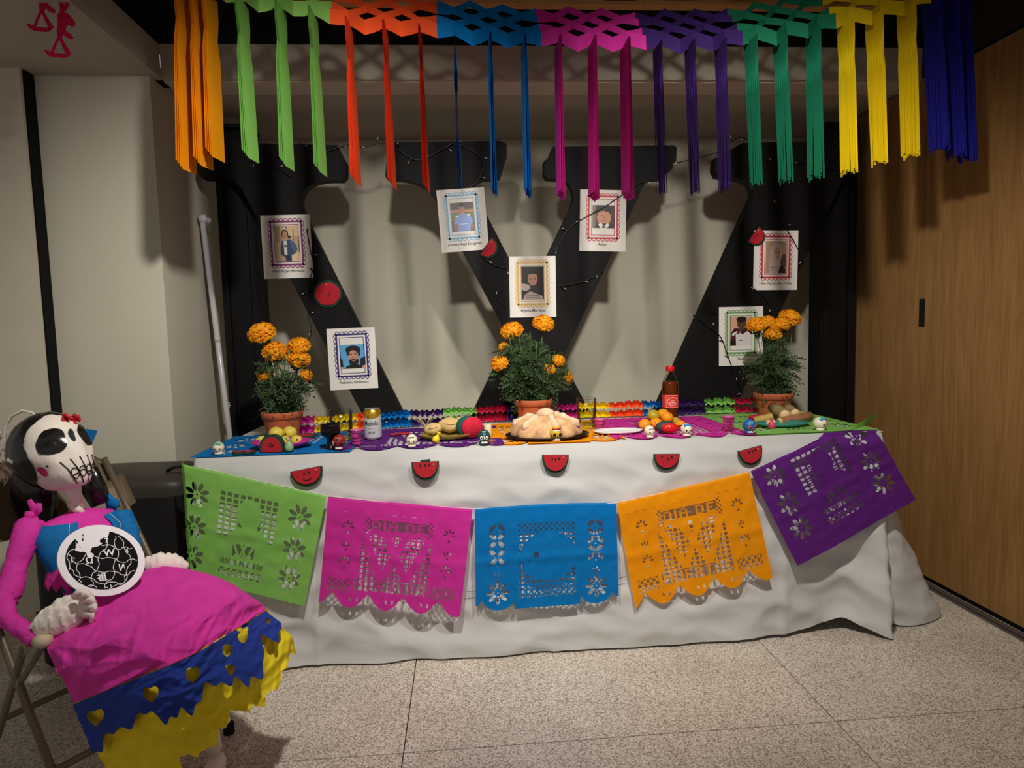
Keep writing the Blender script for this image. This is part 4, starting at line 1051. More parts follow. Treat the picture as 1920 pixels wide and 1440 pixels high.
guava(543, 811, 25, .23, 'greenish yellow guava with a brown tip, topmost right in the plate')
guava(535, 826, 18, .19, 'small yellow guava low between the larger ones')
guava(556, 826, 22, .195, 'yellow guava at the right side of the magenta plate')
def halfdome(px, py, w, h, label, face=True, deep=.03, rot=0.0, m1=m_rind, m2=m_flesh):
    c = tp(px, py); W_ = w*mpp(c); H_ = h*mpp(c)
    t = thing('watermelon_slice', label, 'foam watermelon', c, 'foam watermelon slices on the table'); t.rotation_euler = (0, 0, rot)
    n = 18
    P = [(W_/2*math.cos(math.pi*k/n), H_*math.sin(math.pi*k/n)**.8) for k in range(n+1)]
    MB().prism(P, lambda p: (p[0], 0, p[1]), lambda p: (p[0]*.9, deep, p[1]*.95)).build('rind', m1, t, False, True)
    MB().prism([(p[0]*.84, p[1]*.86+.0004) for p in P], lambda p: (p[0]+W_*.03, -.004, p[1]), lambda p: (p[0]+W_*.03, -.0001, p[1])).build('flesh', m2, t, False, True)
    sb = MB()
    for k in (-1, 0, 1): sb.ball((W_*.12*k+W_*.03, -.0045, H_*.48-abs(k)*.002), (.0022, .0012, .0034), 8, 6)
    if face: sb.tube([(W_*.05*k+W_*.03, -.0052, H_*(.38-.05*(1-k*k*.25))) for k in (-2, -1, 0, 1, 2)], .0012, 5)
    sb.build('seed', m_seed, t, False, True)
    return t
halfdome(509, 852, 46, 33, 'fat foam watermelon half standing before the guava plate', True, .035, -.12)
# green gourd figure
c = tp(543, 851); t = thing('gourd_figure', 'little pale green clay gourd with a bent neck by the guava plate', 'figurine', c)
m_gg = mat('pale_green_clay', (140, 178, 120), .5, var=.1, vs=20)
MB().lathe([(.008, 0), (.013, .004), (.0155, .014), (.013, .024), (.007, .032), (.006, .036)], (0, 0, 0), 18).build('body', m_gg, t, True, True)
MB().tube([(0, 0, .033), (-.002, 0, .042), (-.007, 0, .047), (-.013, -.001, .045)], [.006, .0055, .005, .002], 10).build('neck', m_gg, t, True, True)
# dark red slices lying flat
def flat_slice(px, py, wpx, dpx, rot, label, m1=m_flesh):
    c = tp(px, py); w = wpx*mpp(c); t = thing('watermelon_slice', label, 'foam watermelon', c, 'foam watermelon slices on the table'); t.rotation_euler = (0, 0, rot)
    n = 14; P = [(w/2*math.cos(math.pi*k/n), -dpx*math.sin(math.pi*k/n)) for k in range(n+1)]
    MB().prism(P, lambda p: (p[0], p[1], 0), lambda p: (p[0], p[1], .008)).build('rind', m_rind, t, False, True)
    MB().prism([(p[0]*.86, p[1]*.82-.001) for p in P], lambda p: (p[0], p[1], .0081), lambda p: (p[0], p[1], .010)).build('flesh', m1, t, False, True)
flat_slice(449, 854, 24, .03, .1, 'thin dark red slice lying flat by the left table corner')
flat_slice(469, 853, 22, .03, -.1, 'second thin dark red slice lying flat right of the first one')
flat_slice(572, 818, 48, .06, .05, 'dull red foam slice lying flat right of the left marigold pot')
# black goblet
c = tp(621, 840); k = mpp(c); t = thing('black_goblet', 'glossy black clay goblet between the guavas and the glass', 'goblet', c)
m_blk = mat('black_glaze', (12, 11, 12), .3, spec=.4)
R_ = 18.5*k
MB().lathe([(R_*.62, 0), (R_*.60, .003), (R_*.42, .012), (R_*.36, .030), (R_*.55, .040), (R_*.92, .050), (R_*1.0, .062), (R_*.94, .082), (R_*.98, .084), (R_*.9, .085), (R_*.82, .070), (R_*.3, .055)], (0, 0, 0), 32).build('bowl_and_foot', m_blk, t, True, True)
MB().ball((0, -R_*.98, .066), (.006, .003, .006), 10, 8).ball((-R_*.5, -R_*.86, .066), (.004, .003, .004), 8, 6).build('relief_boss', m_blk, t, True, True)
# glasses
m_glass = glassmat('clear_glass', (250, 252, 251), .9); m_water = glassmat('water', (244, 248, 246), .5)
def tumbler(px, py, wpx, hpx, fill, label):
    c = tp(px, py); k = mpp(c); R_ = wpx*k/2; Hh = hpx*k; t = thing('water_glass', label, 'glass', c, 'glasses of water on the table')
    MB().lathe([(R_*.90, 0), (R_*.93, .004), (R_, Hh-.002), (R_*.985, Hh), (R_*.955, Hh-.002), (R_*.88, .012), (.001, .010)], (0, 0, 0), 36, cap1=False).build('tumbler', m_glass, t, True, True)
    MB().lathe([(R_*.86, .0125), (R_*.86+.0015+(R_*.06)*fill, Hh*fill), (.001, Hh*fill)], (0, 0, 0), 36, cap1=False).build('water', m_water, t, True, True)
    return t
tumbler(641, 823, 43, 55, .62, 'tall glass of water standing left of the beer can')
tumbler(1100, 799, 38, 53, .62, 'tall glass of water standing right of the sugared bread')
# small foil cups
m_foil = mat('pink_foil', (226, 120, 176), .3, metal=.35); m_pinkd = mat('cup_pink', (206, 62, 140), .35); m_cream = mat('cup_white', (238, 220, 226), .4)
def cup(px, py, wpx, hpx, label, stripes):
    c = tp(px, py); k = mpp(c); R_ = wpx*k/2; Hh = hpx*k; t = thing('small_cup', label, 'cup', c, 'small pink foil cups on the table')
    MB().lathe([(R_*.72, 0), (R_*.98, Hh-.003), (R_*1.06, Hh-.0025), (R_*1.06, Hh), (R_*.93, Hh), (R_*.68, .004), (.001, .004)], (0, 0, 0), 28, cap1=False).build('cup_body', m_foil, t, True, True)
    mb = MB()
    for (z0, z1, a0, a1) in stripes:
        n = 10; vs = []
        for q in range(n+1):
            a = math.radians(a0+(a1-a0)*q/n)
            for z in (z0, z1):
                rr = R_*(.72+.26*z)+.0006; vs.append((rr*math.cos(a), rr*math.sin(a), z*Hh))
        mb.add(vs, [(2*q, 2*q+2, 2*q+3, 2*q+1) for q in range(n)])
    mb.build('printed_band', m_pinkd, t, False, True)
ban1 = [(.1, .22, 180, 360), (.32, .42, 180, 360), (.55, .75, 180, 290), (.85, .97, 180, 360)]
cup(669, 834, 22, 29, 'small pink foil cup in front of the beer can', ban1)
cup(1125, 804, 21, 19, 'small pink foil cup beside the right water glass', ban1)
cup(1366, 806, 22, 26, 'small pink striped cup between mandarins and teal plate', [(.0+.12*q, .06+.12*q, 280, 360) for q in range(7)]+[(.1, .9, 200, 215), (.45, .55, 180, 260)])
# beer can
c = tp(700, 822); k = mpp(c); R_ = 16.3*k; Hh = 57*k; t = thing('beer_can', 'white and gold beer can standing on the purple tissue sheet', 'can', c)
m_canw = mat('can_white', (214, 214, 214), .3, metal=.25); m_cang = mat('can_gold', (226, 178, 60), .25, metal=.8); m_canm = mat('can_metal', (196, 196, 196), .25, metal=.9); m_prn = mat('print_black', (24, 26, 34), .5)
MB().lathe([(R_*.78, 0), (R_*.97, .006), (R_, .010), (R_, Hh*.80)], (0, 0, 0), 40, cap1=False).build('can_body', m_canw, t, True, True)
MB().lathe([(R_, Hh*.80), (R_*.99, Hh*.86), (R_*.86, Hh*.955), (R_*.84, Hh*.965)], (0, 0, 0), 40, cap0=False, cap1=False).build('shoulder', m_cang, t, True, True)
MB().lathe([(R_*.84, Hh*.965), (R_*.87, Hh*.985), (R_*.86, Hh), (R_*.80, Hh*.985), (.001, Hh*.975)], (0, 0, 0), 40, cap0=False, cap1=False).build('lid', m_canm, t, True, True)
def wrap(V_, R0, z0, off=.0006, ang0=-90.0): 
    return [((R0+off)*math.cos(math.radians(ang0)+v[0]/R0), (R0+off)*math.sin(math.radians(ang0)+v[0]/R0), z0+v[1]) for v in V_]
def patch(R0, pts_fn, n, m, a0, a1, z0f, z1f, off):
    vs = []
    for q in range(n+1):
        a = a0+(a1-a0)*q/n
        vs += [((R0+off)*math.cos(a), (R0+off)*math.sin(a), z0f(q/n)), ((R0+off)*math.cos(a), (R0+off)*math.sin(a), z1f(q/n))]
    return vs, [(2*q, 2*q+2, 2*q+3, 2*q+1) for q in range(n)]
vs, fs = patch(R_, None, 24, None, math.radians(-165), math.radians(-15), lambda q: Hh*(.80-.12*math.sin(math.pi*q)), lambda q: Hh*.803, .0005)
MB().add(vs, fs).build('gold_label_curve', m_cang, t, False, True)
V_, F_ = text_mesh('Modelo', .021, .0002); mesh_obj('printed_word', wrap([(v[0]*.85-.002, v[1]*1.15) for v in V_], R_, Hh*.47), F_, m_prn, t, None, False, True)
V_, F_ = text_mesh('Especial', .0095); mesh_obj('printed_word', wrap([(v[0]+v[1]*.3, v[1]) for v in V_], R_, Hh*.35), F_, mat('print_gold', (176, 150, 110), .5), t, None, False, True)
V_, F_ = text_mesh('#1925', .009, .0002); mesh_obj('printed_word', wrap([(v[0]*1.0, v[1]*1.1) for v in V_], R_, Hh*.21), F_, m_prn, t, None, False, True)
# skulls
def skull(px, py, wpx, label, body, wig=None, eyes='dots', dark=None, teeth=False, yaw=0.0, extra=None):
    c = tp(px, py); k = mpp(c); R_ = wpx*k/2
    t = thing('sugar_skull', label, 'skull', c, 'little sugar skulls along the front of the table'); t.rotation_euler = (0, 0, yaw)
    m_b = mat('skull_'+'_'.join(map(str, body)), body, .4, var=.04, vs=40)
    MB().ball((0, 0, R_*1.12), (R_, R_*1.1, R_*1.1), 22, 14, fn=lambda d: (1-.14*max(0, -d[2])**1.2*(1 if abs(d[0]) > .2 else .9)) if d[2] < 0 else 1.0).build('cranium', m_b, t, True, True)
    MB().lathe([(R_*.70, .0), (R_*.74, R_*.15), (R_*.70, R_*.5)], (0, -R_*.12, 0), 20, 1, .9).build('jaw', m_b, t, True, True)
    def on(x, z): 
        xx = x*R_; zz = R_*1.12+z*R_; q = 1-(x/1.0)**2-(z/1.12)**2
        return Vector((xx, -R_*1.1*math.sqrt(max(q, .05)), zz))
    dk = mat('skull_ink', (18, 16, 20), .3)
    for sx in (-1, 1):
        e = on(sx*.40, -.05)
        if eyes == 'dots':
            MB().ball(e, (R_*.15, R_*.07, R_*.15), 10, 8).build('eye', dk, t, True, True)
        else:
            MB().ball(e, (R_*.27, R_*.08, R_*.27), 12, 8).build('eye_ring', mat('skull_c'+str(dark), dark, .4), t, True, True)
            MB().ball(e-Vector((0, R_*.07, 0)), (R_*.14, R_*.05, R_*.14), 10, 8).build('eye', dk, t, True, True)
    MB().ball(on(0, -.38), (R_*.08, R_*.05, R_*.12), 8, 6).build('nose', dk, t, True, True)
    if teeth:
        n = 6
        for q in range(n):
            p = on((q-(n-1)/2)*.17, -.80); MB().box((p[0]-R_*.075, p[1]-R_*.10, p[2]-R_*.15), (p[0]+R_*.075, p[1]+R_*.12, p[2]+R_*.13), .0006).build('tooth', mat('tooth_white', (240, 238, 226), .4), t, False, True)
    if wig:
        mw = mat('wig_'+'_'.join(map(str, wig)), wig, .35)
        mb = MB()
        for q in range(9):
            a = -1.1+2.2*q/8; p = on(math.sin(a)*.62, .42+.42*math.cos(a)*.8)
            mb.tube([p, p+Vector((0, R_*.25, R_*.20)), p+Vector((0, R_*.75, R_*.20))], [R_*.16, R_*.14, R_*.08], 6)
        mb.build('frosting_hair', mw, t, True, True)
    if extra:
        for (x0, z0, x1, z1, w, cc) in extra:
            P = [on(x0+(x1-x0)*q/5, z0+(z1-z0)*q/5)-Vector((0, R_*.02, 0)) for q in range(6)]
            MB().tube(P, R_*w, 6).build('painted_line', mat('paint_'+'_'.join(map(str, cc)), cc, .35), t, True, True)
    return t
CRM = (232, 224, 196)
skull(411, 861, 21, 'small cream skull with green and blue hair at the left front corner', CRM, (110, 176, 130), extra=[(-.2, .75, .5, .6, .12, (60, 130, 180)), (-.55, -.3, -.45, -.3, .10, (200, 60, 90)), (.40, -.05, .46, -.02, .1, (170, 60, 70))], yaw=.1)
skull(637, 851, 25, 'red painted skull with white teeth in front of the black goblet', (150, 30, 34), None, 'ring', (90, 14, 20), True, .05, [(-.5, .7, .5, .7, .08, (230, 170, 110)), (-.6, .35, .6, .35, .06, (20, 14, 14)), (-.8, .2, -.8, -.5, .06, (232, 200, 160)), (-.3, .55, .3, .55, .05, (20, 14, 14))])
skull(773, 845, 21, 'small cream skull with thin black brows beside the yellow tied roll', CRM, None, extra=[(-.45, .62, .45, .62, .11, (40, 42, 50)), (-.5, -.05, -.3, -.05, .12, (90, 60, 130)), (.3, -.05, .5, -.05, .12, (90, 60, 130))])
skull(908, 837, 24, 'dark teal painted skull with white eye rings at the orange tissue edge', (18, 66, 66), None, 'ring', (224, 226, 214), True, .0, [(0, .3, 0, -.3, .08, (224, 226, 214)), (-.3, .85, .3, .85, .07, (224, 226, 214)), (-.8, -.45, -.3, -.35, .04, (224, 226, 214)), (.3, -.35, .8, -.45, .04, (224, 226, 214))])
skull(1042, 829, 25, 'yellow painted skull with red and white brow before the black tray', (206, 168, 44), None, 'ring', (40, 20, 20), True, .15, [(-.6, .75, .6, .75, .14, (176, 30, 34)), (-.6, .5, .6, .5, .06, (240, 238, 226)), (-.85, .1, -.7, -.6, .06, (176, 30, 34))])
skull(1218, 825, 20, 'small cream skull with black brows left of the split watermelon', CRM, None, extra=[(-.55, .45, -.1, .6, .07, (40, 34, 34)), (.1, .6, .5, .5, .07, (40, 34, 34))], yaw=.2)
skull(1287, 825, 21, 'small cream skull with blue fringe right of the split watermelon', CRM, (40, 130, 196), yaw=.1)
skull(1405, 818, 24, 'blue painted skull with red nose and white teeth by the green sheet', (34, 96, 170), None, 'ring', (206, 110, 90), True, .05, [(0, -.3, 0, -.45, .12, (206, 60, 50)), (-.5, .75, .5, .75, .08, (90, 170, 220)), (0, .9, 0, .4, .06, (90, 170, 220)), (-.75, .45, -.35, .35, .05, (220, 180, 60))])
skull(1537, 814, 23, 'small cream skull with blue fringe at the right end of the table', CRM, (60, 160, 190), yaw=.45)
# red stick on purple sheet
c = tp(748, 816); t = thing('red_spoon', 'flat red spoon shaped foam piece lying on the purple sheet', 'spoon', c)
MB().ball((-.022, 0, .004), (.018, .012, .004), 14, 6).build('bowl', m_flesh, t, True, True)
MB().tube([(-.01, 0, .004), (.02, .004, .005), (.045, .004, .004)], [.004, .005, .003], 8, flat=.6).build('handle', m_flesh, t, True, True)
# bread rolls on olive plate
plate('oval_plate', 838, 822, 106, .55, m_cer_gold, 'olive gold oval plate holding bread rolls', h=.018)
m_roll = mat('bread_roll', (206, 176, 118), .8, bump=.3, bs=60, var=.14, vs=18)
def roll(px, py, a, b, c_, yy, rot, label):
    c = at(px, py, y=yy); k = mpp(c); t = thing('bread_roll', label, 'bread', (c[0], c[1], c[2]-b*k), 'bread rolls on the olive plate')
    Mm = Matrix.Rotation(rot, 3, 'Y')
    MB().ball(c, (a*k, c_*k, b*k), 20, 12, M=Mm, fn=lambda d: 1+.05*math.sin(d[0]*8+px)+.04*math.sin(d[1]*9+d[2]*7)).build('crust', m_roll, t, True)
    m_ = MB(); m_.tube([c+Mm @ Vector((-a*k*.5, -c_*k*.80, b*k*.3)), c+Mm @ Vector((0, -c_*k*.99, b*k*.22)), c+Mm @ Vector((a*k*.5, -c_*k*.82, b*k*.3))], .0016, 6); m_.build('crease', mat('crease_brown', (150, 116, 66), .8), t, True)
roll(812, 804, 17, 11, 14, .22, -.15, 'smaller plain bread roll at the left of the olive plate')
roll(844, 797, 22, 14, 17, .23, .05, 'larger knobbly bread roll in the middle of the olive plate')
roll(868, 793, 16, 12, 15, .27, .2, 'bread roll half hidden behind the round watermelon')
# whiskery straw tuft
sb = MB(); c = at(800, 800, y=.28)
for k in range(14):
    a = random.uniform(-1, 1.2); sb.tube([c, c+Vector((a*.03-.01, .0, .02+.02*random.random())), c+Vector((a*.055-.012, 0, .03+.03*random.random()))], .0006, 4)
o = sb.build('straw_tuft', mat('straw', (196, 178, 130), .8)); tag(o, 'wisps of pale straw sticking up behind the bread rolls', 'straw', kind='stuff')
# yellow tied roll / ribbon on plate rim
c = tp(815, 829); t = thing('yellow_pouch', 'small yellow knotted tissue pouch leaning on the olive plate', 'pouch', c)
m_yp = mat('yellow_tissue', (240, 206, 30), .6, bump=.3, bs=200)
MB().lathe([(.006, 0), (.014, .004), (.013, .016), (.006, .026), (.003, .029), (.008, .036), (.010, .040)], (0, 0, 0), 14, wob=lambda a, k: 1+.12*math.sin(a*5+k)).build('pouch', m_yp, t, True, True)
t.rotation_euler = (0, .45, 0)
# round watermelon and ivory candle
c = tp(884, 822); k = mpp(c); R_ = 21*k; t = thing('round_watermelon', 'thick round foam watermelon with bright crimson face beside the bread rolls', 'foam watermelon', c); t.rotation_euler = (0, 0, .25)
m_teal = mat('felt_teal', (24, 84, 74), .9, bump=.3, bs=300); m_hot = mat('felt_crimson', (200, 26, 52), .85, bump=.3, bs=250)
seg = 28
def disc(y0, y1, r0, r1, xo): 
    return [[(xo+r*math.cos(2*math.pi*q/seg), y, R_+r*math.sin(2*math.pi*q/seg)) for q in range(seg)] for y, r in ((y0, r0), ((y0+y1)/2, max(r0, r1)*1.02), (y1, r1))]
def loft(L_):
    n = len(L_); vs = [p for l in L_ for p in l]
    return vs, [(k*seg+q, k*seg+(q+1) % seg, (k+1)*seg+(q+1) % seg, (k+1)*seg+q) for k in range(n-1) for q in range(seg)]+[tuple(reversed(range(seg))), tuple(range((n-1)*seg, n*seg))]
MB().add(*loft(disc(.002, .06, R_*.95, R_*.82, -.008))).build('rind', m_teal, t, True, True)
MB().add(*loft(disc(-.010, .0018, R_*.93, R_*.94, .004))).build('flesh', m_hot, t, True, True)
sb = MB(); rr = random.Random(4)
for q in range(16):
    a = rr.uniform(0, 6.28); r_ = R_*rr.uniform(.1, .55); sb.tube([(r_*math.cos(a)+.004, -.0105, R_+r_*math.sin(a)), (r_*math.cos(a)+.006, -.0105, R_+r_*math.sin(a)+.004)], .0009, 4)
sb.build('stitches', mat('stitch_red', (150, 14, 34), .6), t, False, True)
c = tp(915, 818); t = thing('ivory_candle', 'short ivory candle in a cup behind the round watermelon', 'candle', c)
MB().lathe([(.014, 0), (.0145, .002), (.0145, .045), (.0135, .046), (.013, .041), (.001, .041)], (0, 0, 0), 24, cap1=False).build('candle_body', mat('ivory_wax', (214, 196, 168), .5), t, True, True)
MB().tube([(0, 0, .041), (.001, 0, .050)], .0009, 5).build('wick', m_seed, t, False, True)
# ---- sugared bread on black tray
c = tp(1026, 819); k = mpp(c); t = thing('black_tray', 'round black plastic tray under the sugared bread', 'tray', c)
Rt = 79*k
MB().lathe([(Rt*.8, 0), (Rt*.86, .002), (Rt, .012), (Rt*.99, .0135), (Rt*.85, .005), (.001, .0045)], (0, 0, 0), 48, 1, .74, cap1=False, wob=lambda a, q: 1+.012*math.sin(a*24)).build('tray_body', m_blk, t, True, True)
m_pan = mat('sugared_crust', (212, 164, 118), .8, bump=.6, bs=200, var=.3, vs=34)
m_pan2 = mat('sugar_dust', (220, 186, 152), .8, bump=.5, bs=260, var=.2, vs=50)
c2 = c+Vector((-.004, .005, .0058)); t = thing('sugared_bread', 'large round sugared bread with bone shaped bumps on the black tray', 'bread', c2)
Rb = 65*k
def loaf(d):
    a = math.atan2(d[1], d[0]); e = max(0, d[2])
    return 1+.055*math.cos(a*8+.4)*(1-e)**.8+.03*math.sin(a*3+1)
mb = MB(); mb.ball((0, 0, .012), (Rb, Rb*.78, .066), 56, 24, fn=loaf)
mb.v = [(p[0], p[1], max(p[2], .0)) for p in mb.v]
mb.build('loaf', m_pan, t, True, True)
mb = MB()
MB().ball((.0, -.005, .082), (.034, .030, .020), 20, 12).build('top_knob', m_pan2, t, True, True)
for q in range(6):
    a = math.radians(-90+60*q+14); 
    for s_, rad in ((.42, .014), (.62, .013), (.80, .015), (.93, .016)):
        pass
    P = []; Rr = []
    for s_ in [.36, .5, .62, .72, .86, .96]:
        x, y = Rb*s_*math.cos(a), Rb*.78*s_*math.sin(a); z = .012+.066*math.sqrt(max(.02, 1-s_*s_))
        P.append((x, y, z)); Rr.append({.36: .010, .5: .0165, .62: .010, .72: .0105, .86: .0185, .96: .009}[s_])
    MB().tube(P, Rr, 12).build('bone_strip', m_pan2, t, True, True)
# gold ribbon
c = tp(1010, 829); t = thing('gold_ribbon', 'curled strip of gold ribbon left of the yellow skull', 'ribbon', c)
MB().grid(16, 2, lambda u, v: (-.02+.05*u, .006*math.sin(u*9)+.002, .0015+.009*abs(math.sin(u*5.5))*u+.006*v)).build('ribbon', mat('gold_paper', (220, 160, 60), .4, metal=.3), t, True, True)
# white plate
pt, c, r = plate('white_plate', 1159, 811, 93, .62, m_white, 'empty white plate at the edge of the orange and magenta sheets', rim=.12, h=.009)
# crimson plate with mandarins
pt, c, r = plate('crimson_plate', 1240, 803, 102, .62, m_cer_crim, 'crimson plate of mandarins beside the soda bottle', h=.017)
m_mand = mat('mandarin_skin', (236, 146, 22), .42, bump=.25, bs=160, var=.12, vs=12); m_mandg = mat('mandarin_green', (176, 152, 34), .42, bump=.25, bs=160, var=.2, vs=9)
def mandarin(px, py, dia, yy, label, green=False):
    c = at(px, py, y=yy); r = dia*mpp(c)/2; t = thing('mandarin', label, 'fruit', (c[0], c[1], c[2]-r*.9), 'mandarins on the crimson plate')
    MB().ball(c, (r, r, r*.90), 22, 14, fn=lambda d: 1+.012*math.cos(8*math.atan2(d[1], d[0]))).build('peel', m_mandg if green else m_mand, t, True)
    e = c+Vector((random.uniform(-.5, .2), -.8, random.uniform(.2, .7))).normalized()*r*.95
    MB().ball(e, (.0026, .002, .0026), 7, 5).build('stalk_scar', mat('stalk_green', (96, 104, 40), .7), t, True)
mandarin(1209, 796, 23, .19, 'orange mandarin at the left of the lower layer')
mandarin(1230, 794, 24, .20, 'orange mandarin in the middle of the lower layer')
mandarin(1225, 779, 24, .22, 'green tinged mandarin on the left of the upper layer', True)
mandarin(1243, 777, 23, .26, 'topmost mandarin at the back of the pile')
mandarin(1251, 783, 23, .215, 'mandarin on the right of the upper layer with a bright spot')
mandarin(1266, 791, 20, .235, 'yellowish mandarin in the lower layer near the bottle', True)
mandarin(1275, 797, 21, .195, 'orange mandarin at the right rim of the crimson plate')
# split foam watermelon by mandarins
c = at(1250, 812, y=.10); k = mpp(c); t = thing('watermelon_half', 'dark foam watermelon half with glossy red side before the mandarins', 'foam watermelon', (c[0], .10, ZT+.0068)); 
MB().ball((0, .012, .023), (.038, .026, .0225), 20, 12).build('rind', mat('rind_grey', (52, 64, 60), .6), t, True, True)
MB().ball((.009, -.012, .0215), (.031, .016, .0185), 20, 12, fn=lambda d: 1+.03*math.sin(d[0]*20+d[2]*14)).build('flesh', mat('glossy_red', (208, 30, 26), .25, bump=.5, bs=120), t, True, True)
# soda bottle
c = tp(1257, 787); k = mpp(c); Hh = 101*k; R_ = 15*k; t = thing('soda_bottle', 'plastic soda bottle with red cap and red label behind the mandarins', 'bottle', c)
m_pet = glassmat('pet_plastic', (240, 238, 232), .6); m_soda = mat('amber_soda', (120, 54, 14), .15, transl=.3, spec=.5)
prof = [(R_*.55, 0), (R_*.95, .006), (R_*1.0, .02), (R_*.94, .05), (R_*.96, Hh*.27), (R_*.96, Hh*.50), (R_*1.02, Hh*.60), (R_*.98, Hh*.68), (R_*.80, Hh*.76), (R_*.52, Hh*.84), (R_*.38, Hh*.90)]
MB().lathe(prof+[(R_*.38, Hh*.915)], (0, 0, 0), 32, cap1=False).build('bottle_shell', m_pet, t, True, True)
MB().lathe([(p[0]*.96-.0003, p[1]+.0004) for p in prof[:8]]+[(R_*.86, Hh*.715), (.001, Hh*.715)], (0, 0, 0), 32, cap1=False).build('soda', m_soda, t, True, True)
m_capr = mat('cap_red', (206, 26, 34), .35); m_labr = mat('label_red', (222, 58, 44), .5); m_labw = mat('label_cream', (240, 206, 190), .5)
MB().lathe([(R_*.50, Hh*.905), (R_*.52, Hh*.91), (R_*.52, Hh*.985), (R_*.46, Hh)], (0, 0, 0), 28, wob=lambda a, q: 1+.02*math.sin(a*24)).build('cap', m_capr, t, True, True)
MB().lathe([(R_*.975, Hh*.235), (R_*.975, Hh*.475)], (0, 0, 0), 36, cap0=False, cap1=False).build('label', m_labr, t, True, True)
Rl = R_*.975; zc = Hh*.355; mb = MB()
def ring(ax, az, w, z0=0, a0=0, a1=360, n=28):
    P = []; 
    for q in range(n+1):
        a = math.radians(a0+(a1-a0)*q/n)
        P.append((ax*math.cos(a), az*math.sin(a)+z0)); P.append(((ax-w)*math.cos(a), (az-w)*math.sin(a)+z0))
    mb.add(wrap(P, Rl, zc, .0007), [(2*q, 2*q+2, 2*q+3, 2*q+1) for q in range(n)])
ring(.0235, .0175, .0018); ring(.0215, .0155, .0006); ring(.012, .011, .0014, -.006, 0, 180, 14); ring(.008, .007, .0012, -.006, 0, 180, 12); ring(.004, .004, .0014, -.004)
for (a, b, c_, d) in ((-.028, .0255, .028, .0243), (-.028, -.0243, .028, -.0255), (-.0285, -.0255, -.0273, .0255), (.0273, -.0255, .0285, .0255), (-.015, -.0075, .015, -.006)):
    n = 12; P = []
    for q in range(n+1): x = a+(c_-a)*q/n; P += [(x, b), (x, d)]
    mb.add(wrap(P, Rl, zc, .0007), [(2*q, 2*q+2, 2*q+3, 2*q+1) for q in range(n)])
mb.build('printed_emblem', m_labw, t, False, True)
# teal plate with sugar cane
pt, c, r = plate('teal_plate', 1467, 799, 102, .62, m_cer_teal, 'teal plate of cut sugar cane pieces at the right of the table', h=.014)
m_cane = mat('cane_skin', (150, 128, 88), .6, var=.25, vs=20, stretch=(1, 1, 1)); m_cane2 = mat('cane_cut', (224, 190, 136), .7, var=.08, vs=80); m_cane3 = mat('cane_purple', (154, 108, 72), .6, var=.25, vs=14); m_caney = mat('cane_yellow', (190, 164, 84), .6, var=.15, vs=14)
def cane(p0, y0, p1, y1, dpx, label, mt=m_cane):
    a = at(*p0, y=y0); b = at(*p1, y=y1); r_ = dpx*mpp(a)/2; t = thing('sugar_cane', label, 'sugar cane', (a[0], a[1], a[2]-r_), 'sugar cane pieces on the teal plate')
    d = (b-a)
    MB().tube([a, a+d*.05, a+d*.45, a+d*.5, a+d*.55, b], [r_, r_, r_*.97, r_*1.06, r_*.97, r_], 16).build('stalk', mt, t, True)
    n = d.normalized(); MB().tube([a-n*.0022, a-n*.0002], r_*.92, 16).build('cut_end', m_cane2, t, True)
cane((1472, 779), .24, (1450, 764), .38, 22, 'sugar cane piece with its cut end facing out, left of two', m_cane)
cane((1491, 776), .26, (1473, 763), .39, 19, 'sugar cane piece with its cut end facing out, right of two', m_cane)
cane((1462, 791), .225, (1519, 780), .26, 17, 'long reddish sugar cane piece lying along the plate front', m_cane3)
cane((1447, 782), .27, (1415, 789), .28, 15, 'short yellowish sugar cane piece on the left rim', m_caney)
cane((1452, 793), .20, (1437, 794), .21, 13, 'stub of pale sugar cane at the front left', m_cane2)
cane((1505, 779), .34, (1468, 777), .35, 14, 'yellow sugar cane piece at the back of the plate', m_caney)
c = tp(1446, 803); t = thing('pink_pouch', 'little pink tied tissue pouch leaning on the teal plate', 'pouch', c+Vector((0, -.004, 0)))
MB().lathe([(.010, 0), (.015, .004), (.013, .018), (.005, .026), (.004, .028), (.009, .038)], (0, 0, 0), 14, wob=lambda a, q: 1+.12*math.sin(a*5+q)).build('pouch', mat('pink_tissue', (206, 62, 90), .5, bump=.3, bs=200), t, True, True)
c = at(1424, 778, y=.36); t = thing('crimson_slice', 'crimson foam oval lying behind the teal plate', 'foam watermelon', (c[0], .36, ZT+.0075))
MB().ball((0, 0, .010), (.045, .035, .010), 22, 8).build('foam', mat('foam_crimson', (176, 34, 58), .85, bump=.2, bs=200), t, True, True)
MB().lathe([(.045, .0), (.0465, .004), (.045, .008)], (0, 0, 0), 24, 1, .78, True, True).build('rim', m_cer_crim, t, True, True)
